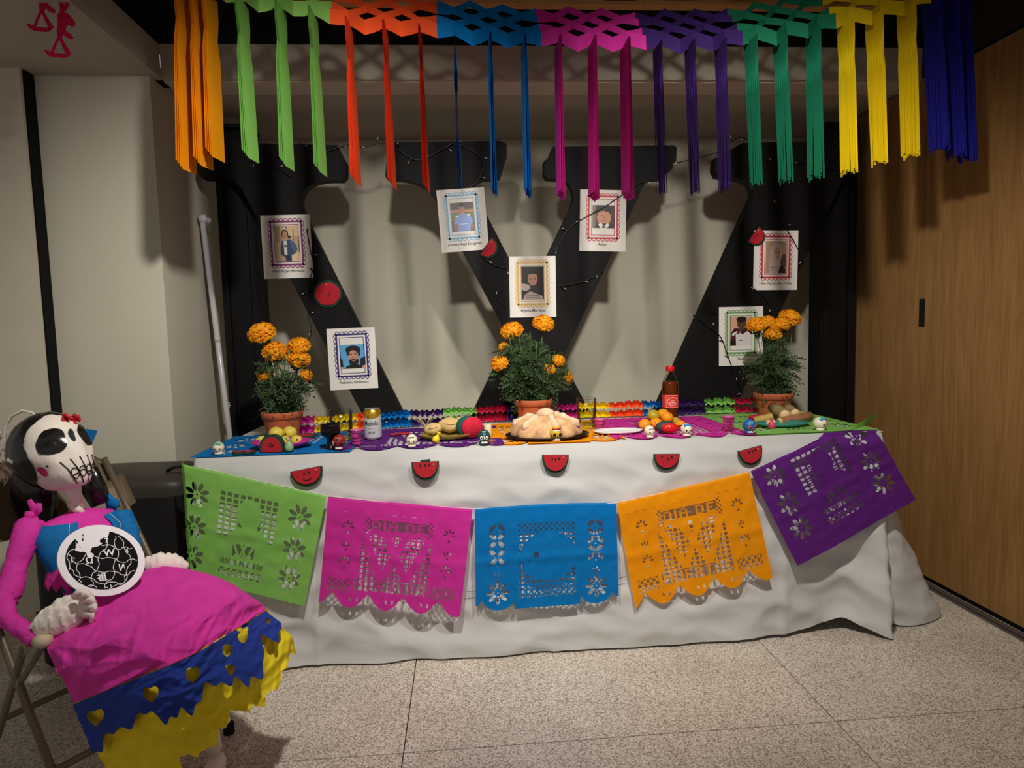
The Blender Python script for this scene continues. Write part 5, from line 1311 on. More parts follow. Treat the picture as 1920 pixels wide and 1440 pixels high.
# ================================================================ CHAIR, DOLL, CASE
m_chair = mat('chair_paint', (112, 98, 80), .45, metal=.2, var=.05)
m_chair2 = mat('chair_brown', (104, 88, 66), .5, var=.08, vs=6)
F2 = Vector((.82, -.57, 0)).normalized(); L2 = Vector((.57, .82, 0)).normalized()
chr_ = thing('folding_chair', 'brown metal folding chair carrying the seated skeleton figure', 'chair', (-1.35, -.40, 0))
RF = Vector((-1.017, -.391, 0.012)); LF = RF-L2*.42
def onleg(base, z): 
    t = (z-.012)/.438; return base+Vector((-.269, .191, .438))*t
for nm, base in (('front_leg', RF), ('front_leg', LF)):
    MB().tube([base, onleg(base, .30), onleg(base, .45), onleg(base, .60), onleg(base, .765)], [.0125]*5, 10, flat=.75).build(nm, m_chair, chr_, True)
    MB().tube([base+Vector((0, 0, -.010)), base+Vector((0, 0, .02))], .016, 10).build('rubber_foot', m_black, chr_, True)
    hb = onleg(base, .36); rb_ = base-F2*.44; rb_.z = .012
    MB().tube([hb+F2*.10+Vector((0, 0, .06)), rb_], .011, 8, flat=.75).build('rear_leg', m_chair, chr_, True)
    MB().tube([onleg(base, .30)-L2*.0, hb+F2*.19+Vector((0, 0, .075))], .009, 8, flat=.6).build('seat_brace', m_chair, chr_, True)
MB().tube([RF-F2*.42+Vector((0, 0, .12)), LF-F2*.42+Vector((0, 0, .12))], .009, 8).build('cross_bar', m_chair, chr_, True)
MB().tube([RF+Vector((-.06, .04, .11)), LF+Vector((-.06, .04, .11))], .009, 8).build('cross_bar', m_chair, chr_, True)
sc_ = (onleg(RF, .43)+onleg(LF, .43))/2+F2*.17
def seatfn(u, v):
    x = (u-.5)*.385; y = (v-.5)*.37
    p = sc_+L2*x+F2*y; p.z = .425+.012*(2*abs(u-.5))**2+.006*(v-.5)
    return p
mb = MB(); mb.grid(12, 12, seatfn); n = len(mb.v)
mb.v += [(p[0], p[1], p[2]-.022) for p in mb.v]; mb.f += [[q+n for q in reversed(f)] for f in mb.f]; mb.i += [0]*len(mb.i)
for k in range(11):
    for (a, b) in ((k, k+1), (132+k+1, 132+k), ((k+1)*12, k*12), (k*12+11, (k+1)*12+11)): mb.f.append([a, b, b+n, a+n]); mb.i.append(0)
mb.build('seat', m_chair2, chr_, True)
def backfn(off):
    def f(u, v):
        b0 = onleg(LF, .60+.195*v); b1 = onleg(RF, .60+.195*v)
        p = b0+(b1-b0)*(-.06+1.12*u); bow = .045*math.sin(math.pi*u)
        rnd = 0
        p = p-F2*(bow+off); 
        e = (abs(u-.5)*2)**6; p.z = p.z-(.06*e if v > .5 else -.03*e)
        return p
    return f
mb = MB(); mb.grid(26, 10, backfn(0)); n = len(mb.v)
mb.grid(26, 10, backfn(.014)); 
for k in range(25):
    for (a, b) in ((k, k+1), (9*26+k+1, 9*26+k)): mb.f.append([a, b, b+n, a+n]); mb.i.append(0)
for k in range(9):
    for (a, b) in (((k+1)*26, k*26), (k*26+25, (k+1)*26+25)): mb.f.append([a, b, b+n, a+n]); mb.i.append(0)
mb.build('backrest', m_chair2, chr_, True)

# black case
m_case = mat('case_black', (18, 17, 18), .55, bump=.15, bs=200); m_case2 = mat('case_rim', (58, 52, 46), .5)
cs = thing('black_case', 'large black hard case standing between the chair and the table', 'case', (-1.56, .22, 0))
def casef(u, v):
    a = 2*math.pi*u; ex = .30; sx, sy = .265, .165
    c, s = math.cos(a), math.sin(a)
    x = sx*math.copysign(abs(c)**ex, c); y = sy*math.copysign(abs(s)**ex, s)
    t = (0, .02, .5, .93, .975, 1)
    return x, y
prof = [(.94, 0), (1.0, .02), (1.0, .30), (1.0, .60), (1.01, .625), (1.01, .640), (.97, .652), (.80, .672), (.40, .685), (.001, .688)]
seg = 48; vs = []
for (r_, z) in prof:
    for q in range(seg):
        x, y = casef(q/seg, 0); vs.append((-1.56+x*r_, .22+y*r_, z))
fs = [(k*seg+q, k*seg+(q+1) % seg, (k+1)*seg+(q+1) % seg, (k+1)*seg+q) for k in range(3) for q in range(seg)]+[tuple(reversed(range(seg)))]
mesh_obj('case_body', vs[:4*seg], fs, m_case, cs, None, True)
fs = [(k*seg+q, k*seg+(q+1) % seg, (k+1)*seg+(q+1) % seg, (k+1)*seg+q) for k in range(0, len(prof)-4) for q in range(seg)]
mesh_obj('case_lid', vs[3*seg:], fs, m_case2, cs, None, True)
MB().tube([(-1.36, .10, .682), (-1.34, .11, .694), (-1.30, .13, .694), (-1.28, .14, .670)], .006, 8).build('lid_handle', m_black, cs, True)

# ---------------------------------------------------------------- doll
m_pl = mat('white_papier_mache', (236, 226, 214), .75, bump=.35, bs=70, var=.05, vs=18)
m_dblk = mat('glossy_black_paint', (20, 18, 17), .22, bump=.2, bs=60, spec=.6)
m_dmag = mat('crepe_magenta', (232, 58, 176), .8, bump=.6, bs=90, var=.07, vs=14, transl=.12); m_dblu = mat('crepe_blue', (0, 112, 178), .8, bump=.4, bs=90, var=.07, vs=12, transl=.1)
m_droy = mat('crepe_royal_blue', (30, 60, 158), .8, bump=.4, bs=80, var=.08, vs=12, transl=.1); m_dyel = mat('crepe_yellow', (246, 222, 36), .8, bump=.6, bs=60, var=.08, vs=10, transl=.15)
m_dred = mat('ribbon_red', (200, 30, 44), .4)
HC = at(96, 850, y=-.40)
dl = thing('skeleton_doll', 'papier-mache skeleton lady doll in magenta paper dress seated on the folding chair', 'doll', (HC[0]+.0, -.40, .435))
_lf = (HC-CAM).normalized(); _lr = _lf.cross(CU).normalized(); _lu = _lr.cross(_lf)
fw = (-_lf*.84+_lr*.43+_lu*.24).normalized(); up = (_lu*.93-_lr*.20); up = (up-fw*up.dot(fw)).normalized(); rt = up.cross(fw)   # rt: doll's own left = image right
rt = fw.cross(up); rt = -rt
HM = Matrix((rt, fw, up)).transposed()
def headp(d, off=0.0):
    x, y, z = d
    p = Vector((.083*x, .112*y, .094*z+.012))
    if z < .05:
        t = min(1, (.05-z)/.9); fr = max(0, .50+y*.8); fr = min(1, fr)
        p.z -= .050*t*fr; p.y += .034*t*fr*(1 if y > 0 else 0); p.x *= (1-.06*t*fr)
        if y < -.1: p.z += .03*t*(-y)
    # cheek bones, brow and cheek hollow
    p.x *= 1+.05*math.exp(-((z+.12)/.18)**2)-.07*math.exp(-((z+.45)/.15)**2)*(1 if y > 0 else 0)
    if y > 0: p.y += .006*math.exp(-((z-.28)/.1)**2)*y-.010*math.exp(-((z+.22)/.12)**2)*math.exp(-(abs(x)-.45)**2/.03)
    n = Vector((x/.083, y/.112, z/.094)).normalized()
    w = .0015*math.sin(x*21+z*13)*math.sin(y*17+z*9)
    return HC+HM @ (p+n*(off+w))
def dirv_(az, el): a, e = math.radians(az), math.radians(el); return (math.sin(a)*math.cos(e), math.cos(a)*math.cos(e), math.sin(e))
def headgrid(mb, azs, els, off):
    n = len(azs)
    vs = [headp(dirv_(a, e), off) for e in els for a in azs]
    return mb.add(vs, [(j*n+i, j*n+i+1, (j+1)*n+i+1, (j+1)*n+i) for j in range(len(els)-1) for i in range(n-1)])
mb = MB(); headgrid(mb, [-180+360*k/64 for k in range(65)], [-89.9+179.8*k/40 for k in range(41)], 0)
head = mb.build('skull_head', m_pl, dl, True)
# hair cap: everything behind the parting line
mb = MB(); N1, N2 = 60, 26
vs = []
for j in range(N2+1):
    for i in range(N1+1):
        b = -180+360*i/N1                                    # angle round the face axis
        ba = math.radians(b)
        # polar angle from the forward axis where hair begins
        up_ = math.cos(ba)                                   # 1 at the crown, -1 under the chin
        lim = 71-14*max(0, up_)**2+(30*max(0, -up_)) - 9*math.exp(-((b)/14.0)**2)*-1 + 8*math.exp(-((abs(b)-105)/16.0)**2)*-1
        th = math.radians(lim+(179.5-lim)*j/N2)
        d = (math.sin(th)*math.sin(ba), math.cos(th), math.sin(th)*math.cos(ba))
        vs.append(headp(d, .0035+.005*min(1, j/3)))
mb.add(vs, [(j*(N1+1)+i, j*(N1+1)+i+1, (j+1)*(N1+1)+i+1, (j+1)*(N1+1)+i) for j in range(N2) for i in range(N1)])
mb.build('painted_hair', m_dblk, head, True)
def facepatch(pts, off, name, m, parent=head, sub=3):
    """pts: az,el polygon; fan with rings so it follows the skull"""
    for _ in range(2): pts = [q for k in range(len(pts)) for q in ((pts[k][0]*.75+pts[(k+1) % len(pts)][0]*.25, pts[k][1]*.75+pts[(k+1) % len(pts)][1]*.25), (pts[k][0]*.25+pts[(k+1) % len(pts)][0]*.75, pts[k][1]*.25+pts[(k+1) % len(pts)][1]*.75))]
    ca = sum(p[0] for p in pts)/len(pts); ce = sum(p[1] for p in pts)/len(pts); mb = MB(); n = len(pts)
    vs = [headp(dirv_(ca, ce), off)]
    for s_ in range(1, sub+1):
        for p in pts: vs.append(headp(dirv_(ca+(p[0]-ca)*s_/sub, ce+(p[1]-ce)*s_/sub), off))
    fs = [(0, 1+q, 1+(q+1) % n) for q in range(n)]
    for s_ in range(sub-1): fs += [(1+s_*n+q, 1+(s_+1)*n+q, 1+(s_+1)*n+(q+1) % n, 1+s_*n+(q+1) % n) for q in range(n)]
    mb.add(vs, fs); return mb.build(name, m, parent, True)
facepatch([(-56, -4), (-48, 16), (-36, 25), (-18, 22), (-10, 10), (-12, -6), (-26, -11), (-46, -9)], .0022, 'eye_socket', m_dblk)
facepatch([(58, -2), (50, 16), (36, 23), (20, 20), (13, 10), (14, -4), (28, -10), (46, -8)], .0022, 'eye_socket', m_dblk)
facepatch([(-5, 0), (-5, 10), (0, 16), (5, 10), (5, 0), (0, -4)], .0024, 'nose_hole', mat('nose_dark', (38, 48, 46), .5))
def faceline(pts, w, name='stitch', m=m_dblk):
    MB().tube([headp(dirv_(a, e), .0016) for a, e in pts], w, 5).build(name, m, head, True)
for k in range(5):
    a = -28+16*k
    faceline([(a-7, -20), (a-2, -31), (a+2, -42), (a+7, -53)], .0017)
    faceline([(a+8+7.5*math.cos(q*math.pi/6), -37+6.5*math.sin(q*math.pi/6)) for q in range(13)], .0015, 'painted_tooth')
faceline([(-30+5.2*k, -37-2*math.sin(k)) for k in range(15)], .0015, 'mouth_line')
# painted rose on the cheek and ear
earp = [headp(dirv_(-88, -2), .0), headp(dirv_(-70, -8), .0), headp(dirv_(-66, -40), .0), headp(dirv_(-84, -34), .0)]
tip = headp(dirv_(-100, 2), .012)
MB().add([earp[0], earp[1], earp[2], earp[3], tip, tip+Vector((.004, -.006, -.006))], [(0, 1, 5, 4), (1, 2, 5), (2, 3, 4, 5), (0, 4, 3)]).build('ear', m_pl, head, True)
facepatch([(-72, -22), (-66, -18), (-61, -22), (-61, -30), (-67, -33), (-72, -29)], .0045, 'painted_rose', mat('rose_pink', (178, 24, 82), .5))
facepatch([(-57, -20), (-55, -18), (-53, -20), (-55, -23)], .004, 'painted_dot', m_dblk)
# ribbon flowers at the brow
for (az, el, s_) in ((12, 34, .016), (30, 30, .016)):
    c = headp(dirv_(az, el), .006); rr = random.Random(int(az)); mb = MB()
    for q in range(9):
        d = Vector((rr.uniform(-1, 1), rr.uniform(-1, .2), rr.uniform(-1, 1))).normalized()*s_
        e = Vector((-d[2], d[1]*.3, d[0])).normalized()*s_*.6
        mb.tube([c, c+d*.8+e*.5, c+d, c+d*.7-e*.5, c], [.0022, .0035, .004, .0035, .002], 6, flat=.4)
    mb.build('ribbon_flower', m_dred, head, True)
# blue paper bow behind the brow
c = headp(dirv_(60, 28), .0)
MB().add([at(150, 803, y=-.36), at(183, 808, y=-.36), at(172, 834, y=-.36), at(158, 828, y=-.37), at(152, 815, y=-.34), at(182, 807, y=-.345)], [(0, 1, 2, 3), (0, 5, 4)]).build('paper_bow', m_dblu, head)
# lace hair loop behind the head
P = [at(a, b, y=-.36) for a, b in ((74, 786), (60, 774), (42, 770), (22, 780), (10, 798), (8, 820), (2, 840), (-4, 862))]
MB().tube(P, [.003, .004, .004, .0045, .0045, .005, .004, .003], 7).build('lace_cord', mat('lace_white', (214, 204, 190), .8, bump=.5, bs=200), head, True)
mb = MB(); rr = random.Random(9)
for k in range(12):
    a = at(12-rr.uniform(-6, 14), 800+9*k, y=-.34); b = a+Vector((rr.uniform(-.02, .03), 0, rr.uniform(-.04, -.005))); mb.tube([a, (a+b)/2+Vector((.008, 0, .004)), b], .0022, 5)
tag(mb.build('lace_tangle', MATS['lace_white'], head, True), kind='stuff')
# long hair falling behind the shoulders
mb = MB()
mb.tube([at(60, 880, y=-.33), at(65, 930, y=-.30), at(70, 985, y=-.28)], [.05, .062, .05], 14, flat=.6)
mb.tube([at(160, 880, y=-.33), at(176, 915, y=-.315), at(190, 945, y=-.32)], [.034, .036, .03], 12, flat=.6)
mb.build('long_hair', m_dblk, head, True)
# neck bones
N0, N1_ = at(132, 905, y=-.40), at(148, 952, y=-.405)
MB().tube([N0, N0+(N1_-N0)*.4, N1_], [.026, .019, .013], 12).tube([N1_+Vector((-.022, 0, .014)), N1_+Vector((0, -.01, 0)), N1_+Vector((.012, 0, -.016))], [.010, .012, .006], 8).build('neck', m_pl, dl, True)
# torso: rings down the spine, doll faces F2
def ringloft(rings, seg=26, a0=0, a1=360, off=0.0, closed=True):
    vs = []
    for (c, w, d) in rings:
        for q in range(seg+(0 if closed else 1)):
            a = math.radians(a0+(a1-a0)*q/seg)
            vs.append(Vector(c)+L2*(math.cos(a)*(w+off))+F2*(math.sin(a)*(d+off)))
    m_ = seg if closed else seg+1; n = len(rings)
    fs = [(k*m_+q, k*m_+(q+1) % m_, (k+1)*m_+(q+1) % m_, (k+1)*m_+q) for k in range(n-1) for q in range(seg)]
    return vs, fs
sh = at(148, 965, y=-.40); wa = at(180, 1105, y=-.44)
def sp(t): return Vector(sh)*(1-t)+Vector(wa)*t
rings = [(sp(-.02)+Vector((0, 0, .006)), .035, .022), (sp(.02), .085, .045), (sp(.15), .112, .060), (sp(.4), .108, .068), (sp(.7), .088, .062), (sp(1.0), .072, .056), (sp(1.15), .085, .066)]
vs, fs = ringloft(rings); fs += [tuple(reversed(range(26)))]
torso = mesh_obj('blouse', vs, fs, m_dmag, dl, None, True)
def rag(vs, amt, seed):
    rr = random.Random(seed); return [v+Vector((rr.uniform(-amt, amt), rr.uniform(-amt, amt), rr.uniform(-amt, amt))) for v in vs]
for (a0, a1, rr_) in ((-40, 64, [(0, 1), (1, 1), (2, 1), (3, 1), (3.9, 1)]), (108, 225, [(0, 1), (1, 1), (2, 1), (3, 1), (4.3, 1)])):
    R2 = []
    for (k, _) in rr_:
        i = min(int(k), len(rings)-2); f = k-i; A, B = rings[i], rings[i+1]
        R2.append((A[0]*(1-f)+B[0]*f, A[1]*(1-f)+B[1]*f, A[2]*(1-f)+B[2]*f))
    R2 = [(rings[1][0]*.95+rings[2][0]*.05, rings[1][1]*.95+rings[2][1]*.05, rings[1][2]*.95+rings[2][2]*.05)]+R2[2:]
    R3 = []
    for q in range(12):
        x = q/11*(len(R2)-1); i = min(int(x), len(R2)-2); f = x-i; A, B = R2[i], R2[i+1]; R3.append((A[0]*(1-f)+B[0]*f, A[1]*(1-f)+B[1]*f, A[2]*(1-f)+B[2]*f))
    vs, fs = ringloft(R3, 18, a0, a1, .007, False)
    m_ = 19
    for q in range(19): vs[11*m_+q] = vs[11*m_+q]+Vector((0, 0, -.018*(q % 3)/2-.004)); 
    mesh_obj('vest_panel', rag(vs, .0012, 3), fs, m_dblu, torso, None, True)
    MB().tube([vs[j*m_+(16 if a0 < 0 else 2)]+F2*.003 for j in range(0, 11)], .0009, 4).build('seam_thread', mat('thread_cream', (196, 206, 190), .7), torso)
# pinked peplum edge
vs = []; n = 30; P0 = rings[4]
for q in range(n+1):
    a = math.radians(-40+260*q/n); 
    vs += [P0[0]+L2*(math.cos(a)*(P0[1]+.010))+F2*(math.sin(a)*(P0[2]+.010))+Vector((0, 0, .03)), P0[0]+L2*(math.cos(a)*(P0[1]+.022))+F2*(math.sin(a)*(P0[2]+.022))+Vector((0, 0, -.012-.018*(q % 2)))]
mesh_obj('ruffle', vs, [(2*q, 2*q+2, 2*q+3, 2*q+1) for q in range(n)], m_dmag, torso, None, False)
# tissue bow knots on the shoulders
mb = MB(); c = at(66, 968, y=-.47)
for d in ((-.012, 0, .045), (.012, 0, .035), (-.02, -.01, .01), (0, -.01, -.03)):
    e = c+Vector(d); mb.tube([c, (c+e)/2+Vector((.004, 0, 0)), e], [.005, .011, .007], 7, flat=.35)
mb.build('shoulder_knot', m_dmag, torso, True)
mb = MB(); c = at(206, 955, y=-.32)
for d in ((-.004, 0, .045), (.02, 0, .03), (.025, 0, -.03), (.0, 0, -.05), (.035, 0, -.06)):
    e = c+Vector(d); mb.tube([c, (c+e)/2+Vector((.006, 0, 0)), e], [.008, .016, .008], 7, flat=.45)
mb.build('shoulder_knot', m_dblu, torso, True)
# viewer's left arm
A = [at(58, 985, y=-.47), at(48, 1010, y=-.50), at(30, 1060, y=-.54), at(18, 1105, y=-.58), at(8, 1135, y=-.60)]
def sleeve(P, R_, nm, m, seed, crum=.004):
    mb = MB(); Q = []; RR = []
    for k in range(25):
        x = k/24*(len(P)-1); i = min(int(x), len(P)-2); f = x-i; Q.append(P[i]*(1-f)+P[i+1]*f); RR.append((R_[i]*(1-f)+R_[i+1]*f)*(1+.03*math.sin(k*1.3+seed)))
    mb.tube(Q, RR, 16)
    rr = random.Random(seed); mb.v = [tuple(Vector(v)+Vector((rr.uniform(-1, 1), rr.uniform(-1, 1), rr.uniform(-1, 1)))*crum*.4) for v in mb.v]
    return mb.build(nm, m, dl, True)
sleeve(A, [.036, .033, .026, .029, .024], 'sleeve', m_dmag, 1, .008)
B = [at(4, 1118, y=-.60), at(14, 1160, y=-.66), at(45, 1182, y=-.69), at(66, 1200, y=-.70)]
sleeve(B, [.023, .021, .019, .018], 'sleeve', m_dmag, 2, .006)
sleeve([at(225, 965, y=-.34), at(240, 1000, y=-.36), at(250, 1040, y=-.40)], [.03, .03, .022], 'sleeve', m_dblu, 5)
# hand resting on the lap with a crumpled plaster cuff
hb = at(68, 1200, y=-.70)
MB().tube([hb, at(80, 1203, y=-.71), at(92, 1200, y=-.715)], [.014, .016, .013], 12).build('wrist', mat('bone_cream', (206, 190, 158), .7), dl, True)
mb = MB(); c0 = at(62, 1180, y=-.70); c1 = at(150, 1142, y=-.66)
mb.tube([c0, c0+(c1-c0)*.3, c0+(c1-c0)*.6, c0+(c1-c0)*.85, c1+(c1-c0)*.08], [.016, .036, .045, .043, .020], 20, flat=.75)
V_ = np.array([tuple(v) for v in mb.v])
d1 = ridge(V_[:, 0]*60, V_[:, 2]*60, 4, 1.1); d2 = nz(V_[:, 0]*120, V_[:, 2]*110, 6, 6, 1)
cen = np.array(c0)+(np.array(c1)-np.array(c0))*.6
# denser crumple: subdivide along by rebuilding with many rings
mb = MB(); Q = []; RR = []
for k in range(40):
    t = -.02+1.12*k/39; Q.append(c0+(c1-c0)*t); RR.append(float(np.interp(t, [-.02, .1, .35, .7, .95, 1.1], [.010, .024, .036, .045, .040, .010]))*(1+.04*math.sin(k*.9)))
mb.tube(Q, RR, 36, flat=.7)
mb.v = [tuple(Vector(v)+Vector((1, 0, 1))*(.0045*math.sin(v[0]*110+v[2]*150)*math.sin(v[2]*170-v[0]*120)+.002*math.sin(v[0]*290-v[2]*230))) for v in mb.v]
cuff = mb.build('plaster_cuff', m_pl, dl, True)
pm_ = at(162, 1140, y=-.67)
MB().ball(pm_, (.022, .018, .026), 16, 10, fn=lambda d: 1+.08*math.sin(d[0]*9+d[2]*7)).build('palm', m_pl, dl, True)
for k, (a, b, c_) in enumerate((((150, 1120), (163, 1112), (172, 1120)), ((156, 1128), (172, 1122), (178, 1134)), ((160, 1138), (177, 1136), (179, 1150)), ((158, 1150), (174, 1152), (172, 1166)), ((140, 1118), (150, 1108), (160, 1110)))):
    MB().tube([at(*a, y=-.69), at(*b, y=-.70), at(*c_, y=-.695)], [.0085, .0080, .0055], 8).build('finger', m_pl, dl, True)
# far hand and cuff by the waist
mb = MB(); a0_, a1_ = at(262, 1063, y=-.36), at(352, 1066, y=-.33)
Q = [a0_+(a1_-a0_)*(k/24)+Vector((0, 0, .012*math.sin(math.pi*k/24))) for k in range(25)]; mb.tube(Q, [.006+.026*math.sin(math.pi*(k+.6)/25.5)**.7*(1+.1*math.sin(k*2)) for k in range(25)], 16, flat=.8)
mb.v = [tuple(Vector(v)+Vector((0, 0, 1))*(.003*math.sin(v[0]*190+v[2]*160))) for v in mb.v]
mb.build('far_hand_cuff', m_pl, dl, True)

# skirt: control net from waist to hem, three crepe layers
def G(rows): return np.array([[tuple(at(a, b, y=y)) for (a, b, y) in r] for r in rows])
rows = [
 [(118, 1112, -.50), (165, 1104, -.50), (225, 1090, -.46), (290, 1062, -.38), (345, 1064, -.33)],
 [(92, 1180, -.66), (175, 1165, -.68), (270, 1120, -.62), (370, 1078, -.50), (425, 1090, -.40)],
 [(90, 1225, -.73), (188, 1200, -.79), (310, 1160, -.78), (425, 1108, -.64), (470, 1118, -.46)],
 [(115, 1272, -.755), (220, 1236, -.845), (335, 1196, -.84), (440, 1142, -.70), (492, 1132, -.52)],
 [(140, 1318, -.76), (252, 1272, -.87), (355, 1230, -.865), (440, 1180, -.73), (500, 1143, -.55)]]
NETM = G(rows)
# slight overhang of the left edge towards the hand
def crumple(P, U_, V_, amp, seed, stretch=1.0):
    n_ = nz(U_*16*stretch, V_*5, seed, 7, 1.2)*.6+ridge(U_*9+V_*7, V_*9-U_*4, seed+2, 1.3)*.55+ridge(U_*22, V_*6, seed+5, 1.1)*.3
    E = np.array(CF)*0+np.array((.35, -.85, .40)); E = E/np.linalg.norm(E)
    return P+E[None, :]*(amp*(n_+.30*ridge(U_*40*stretch+V_*14, V_*7+U_*3, seed+7, 1.1)+.22*ridge(U_*30-V_*12, V_*10, seed+8, 1.0)))[:, None]
def skirt_layer(name, NET, Wm, Hm, cell, field, amp, seed, mt, off=(0, 0, 0), parent=dl):
    def m(u, v):
        a, b = u/Wm, v/Hm; P = net(NET, a, b)
        return crumple(P, a, b, amp, seed)+np.array(off)
    return march(name, Wm, Hm, cell, field, m, mt, parent)
def fr(u, v, Wm, Hm): return np.minimum(np.minimum(u, Wm-u), np.minimum(v, Hm-v))+.0004
skirt_layer('skirt', NETM, .55, .35, .0040, lambda u, v: fr(u, v, .55, .35)+.0008*np.sin(v*300), .014, 21, m_dmag)
rows_b = [rows[4],
 [(152, 1348, -.765), (262, 1302, -.885), (362, 1262, -.88), (450, 1208, -.745), (516, 1156, -.56)],
 [(166, 1382, -.765), (275, 1340, -.89), (372, 1298, -.885), (470, 1246, -.755), (536, 1172, -.57)],
 [(180, 1420, -.76), (290, 1380, -.885), (385, 1340, -.88), (488, 1280, -.755), (552, 1190, -.57)]]
NETB = G(rows_b)
def f_blue(u, v):
    Wm, Hm = .55, .14
    a = u/Wm
    rag_ = .104+.014*np.sin(a*17+1)+.009*np.sin(a*43)+.006*np.sin(a*97+2)-.035*np.exp(-((a-.86)/.03)**2)+.02*np.exp(-((a-.70)/.02)**2)
    rag_ = np.minimum(rag_, Hm-.001)
    f = np.minimum(fr(u, v, Wm, Hm), (rag_-v)*.7)
    for (cx, cy_, s_, an) in ((.045, .062, .017, .2), (.165, .060, .0165, .25), (.275, .055, .0165, .3), (.375, .045, .013, .5), (.43, .040, .014, .3), (.365, .082, .010, .4), (.515, .045, .009, .4)):
        c, s = math.cos(an), math.sin(an); x = (u-cx)*c+(v-cy_)*s; y = -(u-cx)*s+(v-cy_)*c
        x, y = x/s_, y/s_
        h = -((x*x+(y+.25)**2*1.0-1)**3+ x*x*(y+.25)**3*(1.0))            # heart curve
        h = np.clip(h, -1, 1)*s_*.3
        f = np.minimum(f, -h)
    return f
rows_y = [rows[4],
 [(166, 1382, -.755), (268, 1340, -.87), (368, 1298, -.865), (460, 1238, -.73), (520, 1168, -.55)],
 [(186, 1432, -.75), (290, 1400, -.86), (392, 1352, -.845), (486, 1282, -.72), (545, 1196, -.54)],
 [(215, 1490, -.735), (330, 1470, -.84), (425, 1385, -.80), (508, 1312, -.70), (556, 1226, -.53)]]
NETY = G(rows_y)
def f_yel(u, v):
    Wm, Hm = .55, .24; a = u/Wm
    hem = .215+.012*np.sin(a*33)+.008*np.sin(a*71+1)+.004*np.sin(a*160)+.03*np.exp(-((a-.70)/.02)**2)-.045*np.exp(-((a-.60)/.05)**2)
    return np.minimum(np.minimum(u, Wm-u)+.0004+.004*np.sin(v*90), np.minimum(v+.001, (np.minimum(hem, Hm-.001)-v)*.8))
skirt_layer('skirt_hem_layer', NETY, .55, .24, .0040, f_yel, .013, 41, m_dyel, (0, .006, 0))
skirt_layer('skirt_band', NETB, .55, .14, .0028, f_blue, .0070, 31, m_droy, (0, -.007, 0))
# legs and shoes under the skirt
for (kx, fx_, lb) in (((370, 1290, -.62), (402, 1418, -.545), 'leg'),):
    a = at(kx[0], kx[1], y=kx[2]); b = at(fx_[0], fx_[1], y=fx_[2])
    MB().tube([a, (a+b)/2, b+Vector((0, 0, .02))], [.030, .026, .021], 14).build('leg', m_pl, dl, True)
    b.z = .022
    MB().ball(b+Vector((.01, -.025, .0)), (.026, .048, .022), 18, 12, fn=lambda d: 1+.06*math.sin(d[0]*8+d[1]*9)).build('shoe', m_pl, dl, True)
a = at(250, 1330, y=-.62); b = Vector((-1.10, -.60, .02))
MB().tube([a, (a+b)/2, b+Vector((0, 0, .02))], [.030, .026, .021], 14).build('leg', m_pl, dl, True)
MB().ball(b+Vector((.01, -.025, .004)), (.026, .048, .022), 18, 12).build('shoe', m_pl, dl, True)

# ---------------------------------------------------------------- round globe badge in the lap
PC = at(192, 1050, y=-.56); ex = (at(267, 1076, y=-.54)-PC); ey_ = (at(172, 988, y=-.53)-PC)
ex = ex.normalized(); nrm_ = None
_lf = (PC-CAM).normalized(); _lr = _lf.cross(CU).normalized(); _lu = _lr.cross(_lf)
nf = (-_lf*.84+_lu*.46+_lr*.34).normalized(); ex = (_lr*.94-_lu*.30); ex = (ex-nf*ex.dot(nf)).normalized(); ey2 = nf.cross(ex)
RD = 74*mpp(PC)
bd = thing('globe_badge', 'round white card printed with a black jigsaw globe in the doll lap', 'round card', PC-ey2*RD)
def bp_(x, y, d): return tuple(PC+ex*(x*RD)+ey2*(y*RD)+nf*d)
mb = MB(); n = 56; mb.prism([(math.cos(2*math.pi*q/n), math.sin(2*math.pi*q/n)) for q in range(n)], lambda p: bp_(p[0], p[1], .0035), lambda p: bp_(p[0], p[1], 0)); mb.build('card', mat('card_white', (236, 232, 236), .5), bd)
m_gk = mat('globe_black', (12, 10, 12), .75, spec=.15); m_gw = mat('globe_line', (238, 234, 238), .5)
R0 = .83
def f_globe(u, v):
    x = u-1; y = v-1
    f = (R0-np.hypot(x, y))
    bite = np.maximum(fell(x, y, -.34, .66, .27, .42, -.15), fbox(x, y, -.50, .20, .17, .16))
    bite = np.maximum(bite, fell(x, y, -.68, .42, .075, .11)); bite = np.maximum(bite, fell(x, y, -.30, .02, .08, .075))
    bite = np.where(fell(x, y, -.12, .52, .11, .09) > 0, -.02, bite); bite = np.where(fell(x, y, -.46, .02, .055, .05) > 0, -.02, bite)
    return np.minimum(f, -bite)
def mg(u, v): 
    x, y = u-1, v-1
    return np.array([bp_(a, b, .0040) for a, b in zip(x, y)])
march('printed_globe', 2, 2, .022, f_globe, mg, m_gk, bd)
def sph(lon, lat, tilt=.35):
    x = math.cos(lat)*math.sin(lon); y = math.sin(lat); z = math.cos(lat)*math.cos(lon)
    c, s = math.cos(tilt), math.sin(tilt); return (x*R0, (y*c-z*s)*R0 if False else (y*c+z*(-s))*R0, y*s+z*c)
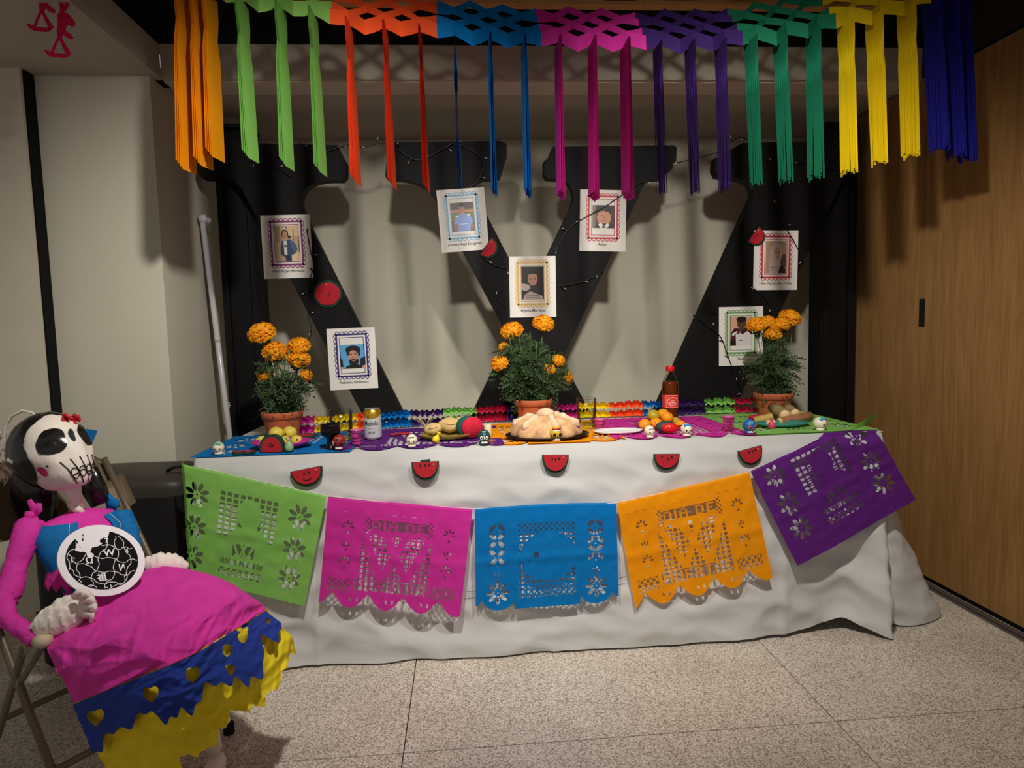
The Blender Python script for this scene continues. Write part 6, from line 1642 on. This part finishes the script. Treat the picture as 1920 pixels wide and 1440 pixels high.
def jig(fn, n=60, amp=.05, k=7.0, ph=0.0):
    pts = []
    for q in range(n+1):
        t = q/n; x, y, z, nx, ny = fn(t)
        w = amp*math.tanh(2.2*math.sin(2*math.pi*k/2*t+ph))
        # knob shaped wiggle
        w2 = amp*.6*math.sin(2*math.pi*k*t+2*ph)
        pts.append((x+nx*w, y+ny*w, z, w2))
    return pts
lines = MB()
def lineset(kind, val):
    def fn(t):
        s_ = -1.35+2.7*t
        e = .01
        def P(s__):
            return sph(s__, val) if kind == 'lat' else sph(val, s__)
        a, b = P(s_), P(s_+e); dx_, dy_ = b[0]-a[0], b[1]-a[1]; l = math.hypot(dx_, dy_)+1e-9
        return a[0], a[1], a[2], -dy_/l, dx_/l
    pts = jig(fn, 90, .040, 7.0, val*3)
    run = []
    for (x, y, z, w2) in pts:
        ok = z > .12 and math.hypot(x, y) < R0-.015 and f_globe(np.array([x+1.0]), np.array([y+1.0]))[0] > .01
        if ok: run.append(bp_(x, y, .0043))
        if (not ok or (x, y, z, w2) == pts[-1]):
            if len(run) > 3: lines.tube(run, .0010, 4, flat=1)
            run = []
for v_ in (-.95, -.5, -.05, .4, .85): lineset('lat', v_)
for v_ in (-1.1, -.6, -.1, .4, .9): lineset('lon', v_)
lines.build('printed_jigsaw_line', m_gw, bd)
for (ch_, lon, lat, s_) in (('W', .12, .62, .26), ('И', .62, .18, .26), ('Ω', -.36, .18, .24), ('祖', .14, -.28, .22), ('7', -.15, 1.05, .2), ('厂', .95, -.25, .2), ('ر', .62, -.72, .2), ('维', -.85, -.05, .16), ('א', -.9, .45, .16), ('ß', .9, .75, .16)):
    x, y, z = sph(lon, lat)
    V_, F_ = text_mesh(ch_, s_, .004)
    if not V_: continue
    cx = (min(v[0] for v in V_)+max(v[0] for v in V_))/2; cy_ = (min(v[1] for v in V_)+max(v[1] for v in V_))/2
    sx_ = max(.35, math.cos(lon)); ro = .42
    mesh_obj('printed_glyph', [bp_(x+((v[0]-cx)*sx_*math.cos(ro)-(v[1]-cy_)*math.sin(ro)), y+((v[0]-cx)*sx_*math.sin(ro)+(v[1]-cy_)*math.cos(ro)), .0046) for v in V_], F_, m_gw, bd)
